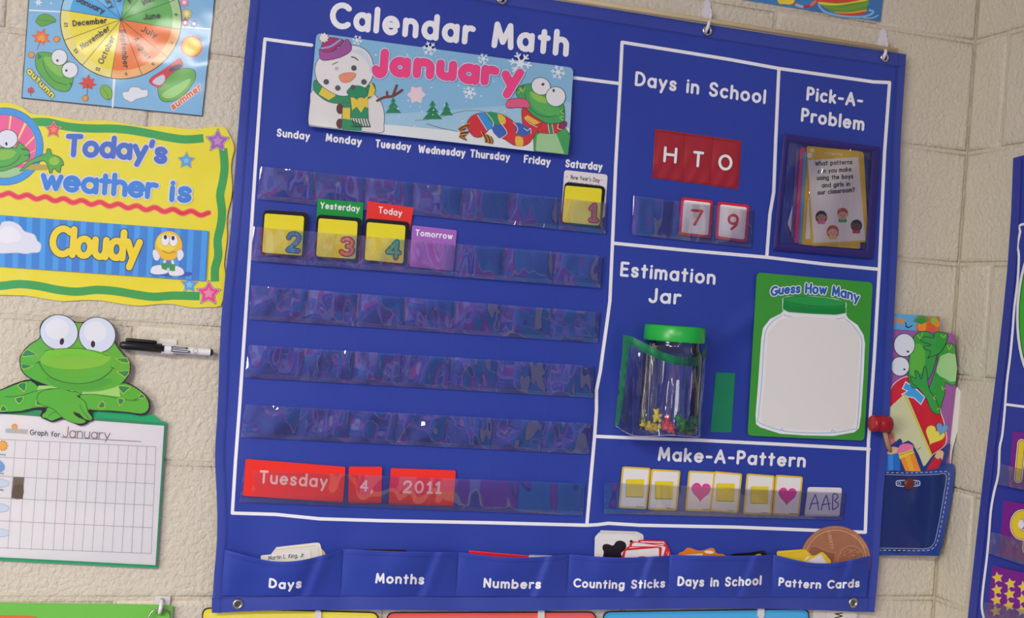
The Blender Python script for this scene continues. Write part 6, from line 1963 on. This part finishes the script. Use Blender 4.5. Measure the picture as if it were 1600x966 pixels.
# --- second pocket chart, on the right wall
def RC(e=0.0): return lambda x, y, o: RP(x, y, .010+.004*math.sin(y/70)+e+o)
ct = thing('side_pocket_chart', 'narrow view of a second blue pocket chart on the side wall', 'pocket chart', RP(1560, 960, 0))
def edgeR(y): 
    P = [(1583, 247), (1580, 330), (1574, 420), (1566, 500), (1557, 580), (1547, 660), (1537, 740), (1529, 810), (1520, 890), (1512, 966), (1500, 1080)]
    return aty(P, y)[0]
m = M(RC(), 0, 'cloth', nrm=(1, 0, 0))
m.grid(lambda u, v: ((edgeR(247+833*v)*(1-u)+(2480+(edgeR(247+833*v)-1583)*.6)*u), 247+833*v-(240*u*(1-v))), '#27379a', 60, 60); m.build('cloth_panel', ct)
m = M(RC(.0016), 0, 'cloth', nrm=(1, 0, 0))
m.grid(lambda u, v: (edgeR(247+833*v)+13*u, 247+833*v), '#2c3894', 3, 60); m.build('hem', ct)
m = M(RC(), .0008, 'print', nrm=(1, 0, 0))
wl = sm([(1900, 310), (1650, 345), (1596, 351), (1594, 362), (1590, 384), (1592, 400), (1590, 440), (1585, 480), (1582, 520), (1578, 560), (1573, 600), (1570, 640), (1566, 680), (1562, 700), (1560, 740), (1553, 770), (1548, 800), (1545, 840), (1541, 880), (1536, 920), (1534, 950), (1538, 975), (1530, 1010)], False, 3)
m.stroke(wl, 3.6, WHT, inc=False, cap=False); m.stroke([(1571, 632), (1610, 637), (1760, 655), (2100, 695)], 4, WHT, inc=False)
m.build('frame_lines', ct)
RF = rflat(.0168)
def side(name, lbl, q, e=.002, **k):
    t = thing(name, lbl, 'card', centre(q, RF), k.get('group'))
    m = M(RF, 0, 'ink', nrm=(1, 0, 0)); m.slab(rq(q, 2), .0008, k.get('col', '#7a1f86')); m.build('card', t)
    return t, M(RF, .00085, 'ink', nrm=(1, 0, 0))
t = thing('round_card', 'green disc with white rim cut off by the right picture edge', 'card', RC(.002)(1620, 480, 0))
m = M(RF, 0, 'ink', nrm=(1, 0, 0)); m.slab(ell(1640, 482, 52, 130, 3, 48), .0008, '#e4e4de'); m.build('card', t)
m = M(RF, .00085, 'ink', nrm=(1, 0, 0)); m.poly(ell(1640, 482, 48, 124, 3, 48), '#1e5a2c'); m.poly(ell(1640, 482, 46.5, 121, 3, 48), '#3fae2c'); m.build('green_disc', t)
KR = crop(1500, 600, 2.64)
t, m = side('ordinal_card', 'upper purple card with a tall yellow numeral on the side wall chart', KR((218, 198), (420, 215), (410, 455), (200, 425)), group='purple number cards at the right edge')
for w_, c_ in ((15, '#3f1a48'), (13.4, '#e9e4da'), (10.5, '#4a1c50'), (8.8, '#e6c828')): m.stroke(KR((254, 245), (240, 392)), w_, c_)
m.build('numeral', t)
t, m = side('ordinal_card', 'middle purple card with a looped yellow 9 on the side wall chart', KR((180, 480), (400, 520), (390, 770), (160, 704)), group='purple number cards at the right edge')
for w_, c_ in ((18, '#3f1a48'), (16.4, '#e9e4da'), (13.5, '#4a1c50'), (12, '#e6c828')):
    m.stroke(ell(*KR((258, 582))[0], 11.5, 16, 0, 28), w_, c_, closed=True)
    m.stroke(KR((285, 600), (278, 680), (300, 720)), w_, c_, inc=False)
m.poly(ell(*KR((252, 580))[0], 4.8, 7), '#e4dfe4')
m.build('numeral', t)
t, m = side('star_card', 'purple card with rows of yellow stars at the bottom right', KR((135, 750), (400, 810), (390, 1080), (100, 1080)), group='purple number cards at the right edge')
m.build('back_print', t) if m.v else None
for i, (a, b) in enumerate([(155, 800), (153, 850), (150, 892), (148, 938), (208, 825), (205, 868), (202, 915), (262, 838), (258, 888), (255, 935)]):
    x_, y_ = KR((a, b))[0]
    m = M(RF, .0009, 'ink', nrm=(1, 0, 0))
    m.poly(star(x_, y_, 9.6, .5, -100), '#c9b9a8'); m.poly(star(x_, y_, 8.2, .48, -100), '#e9c935'); m.build('printed_star', t)
sf = film('vinyl_side', .08, .06, (.9, .9, .95), .3, .5, 24, .008)
for q in (KR((165, 330), (420, 390), (420, 470), (155, 415)), KR((130, 610), (420, 690), (420, 800), (118, 700)), KR((100, 900), (420, 960), (420, 1090), (85, 1060))):
    m = M(RC(.0130), 0, nrm=(1, 0, 0)); m.grid(q, sf, 12, 4); m.build('vinyl_pocket_strip', ct)
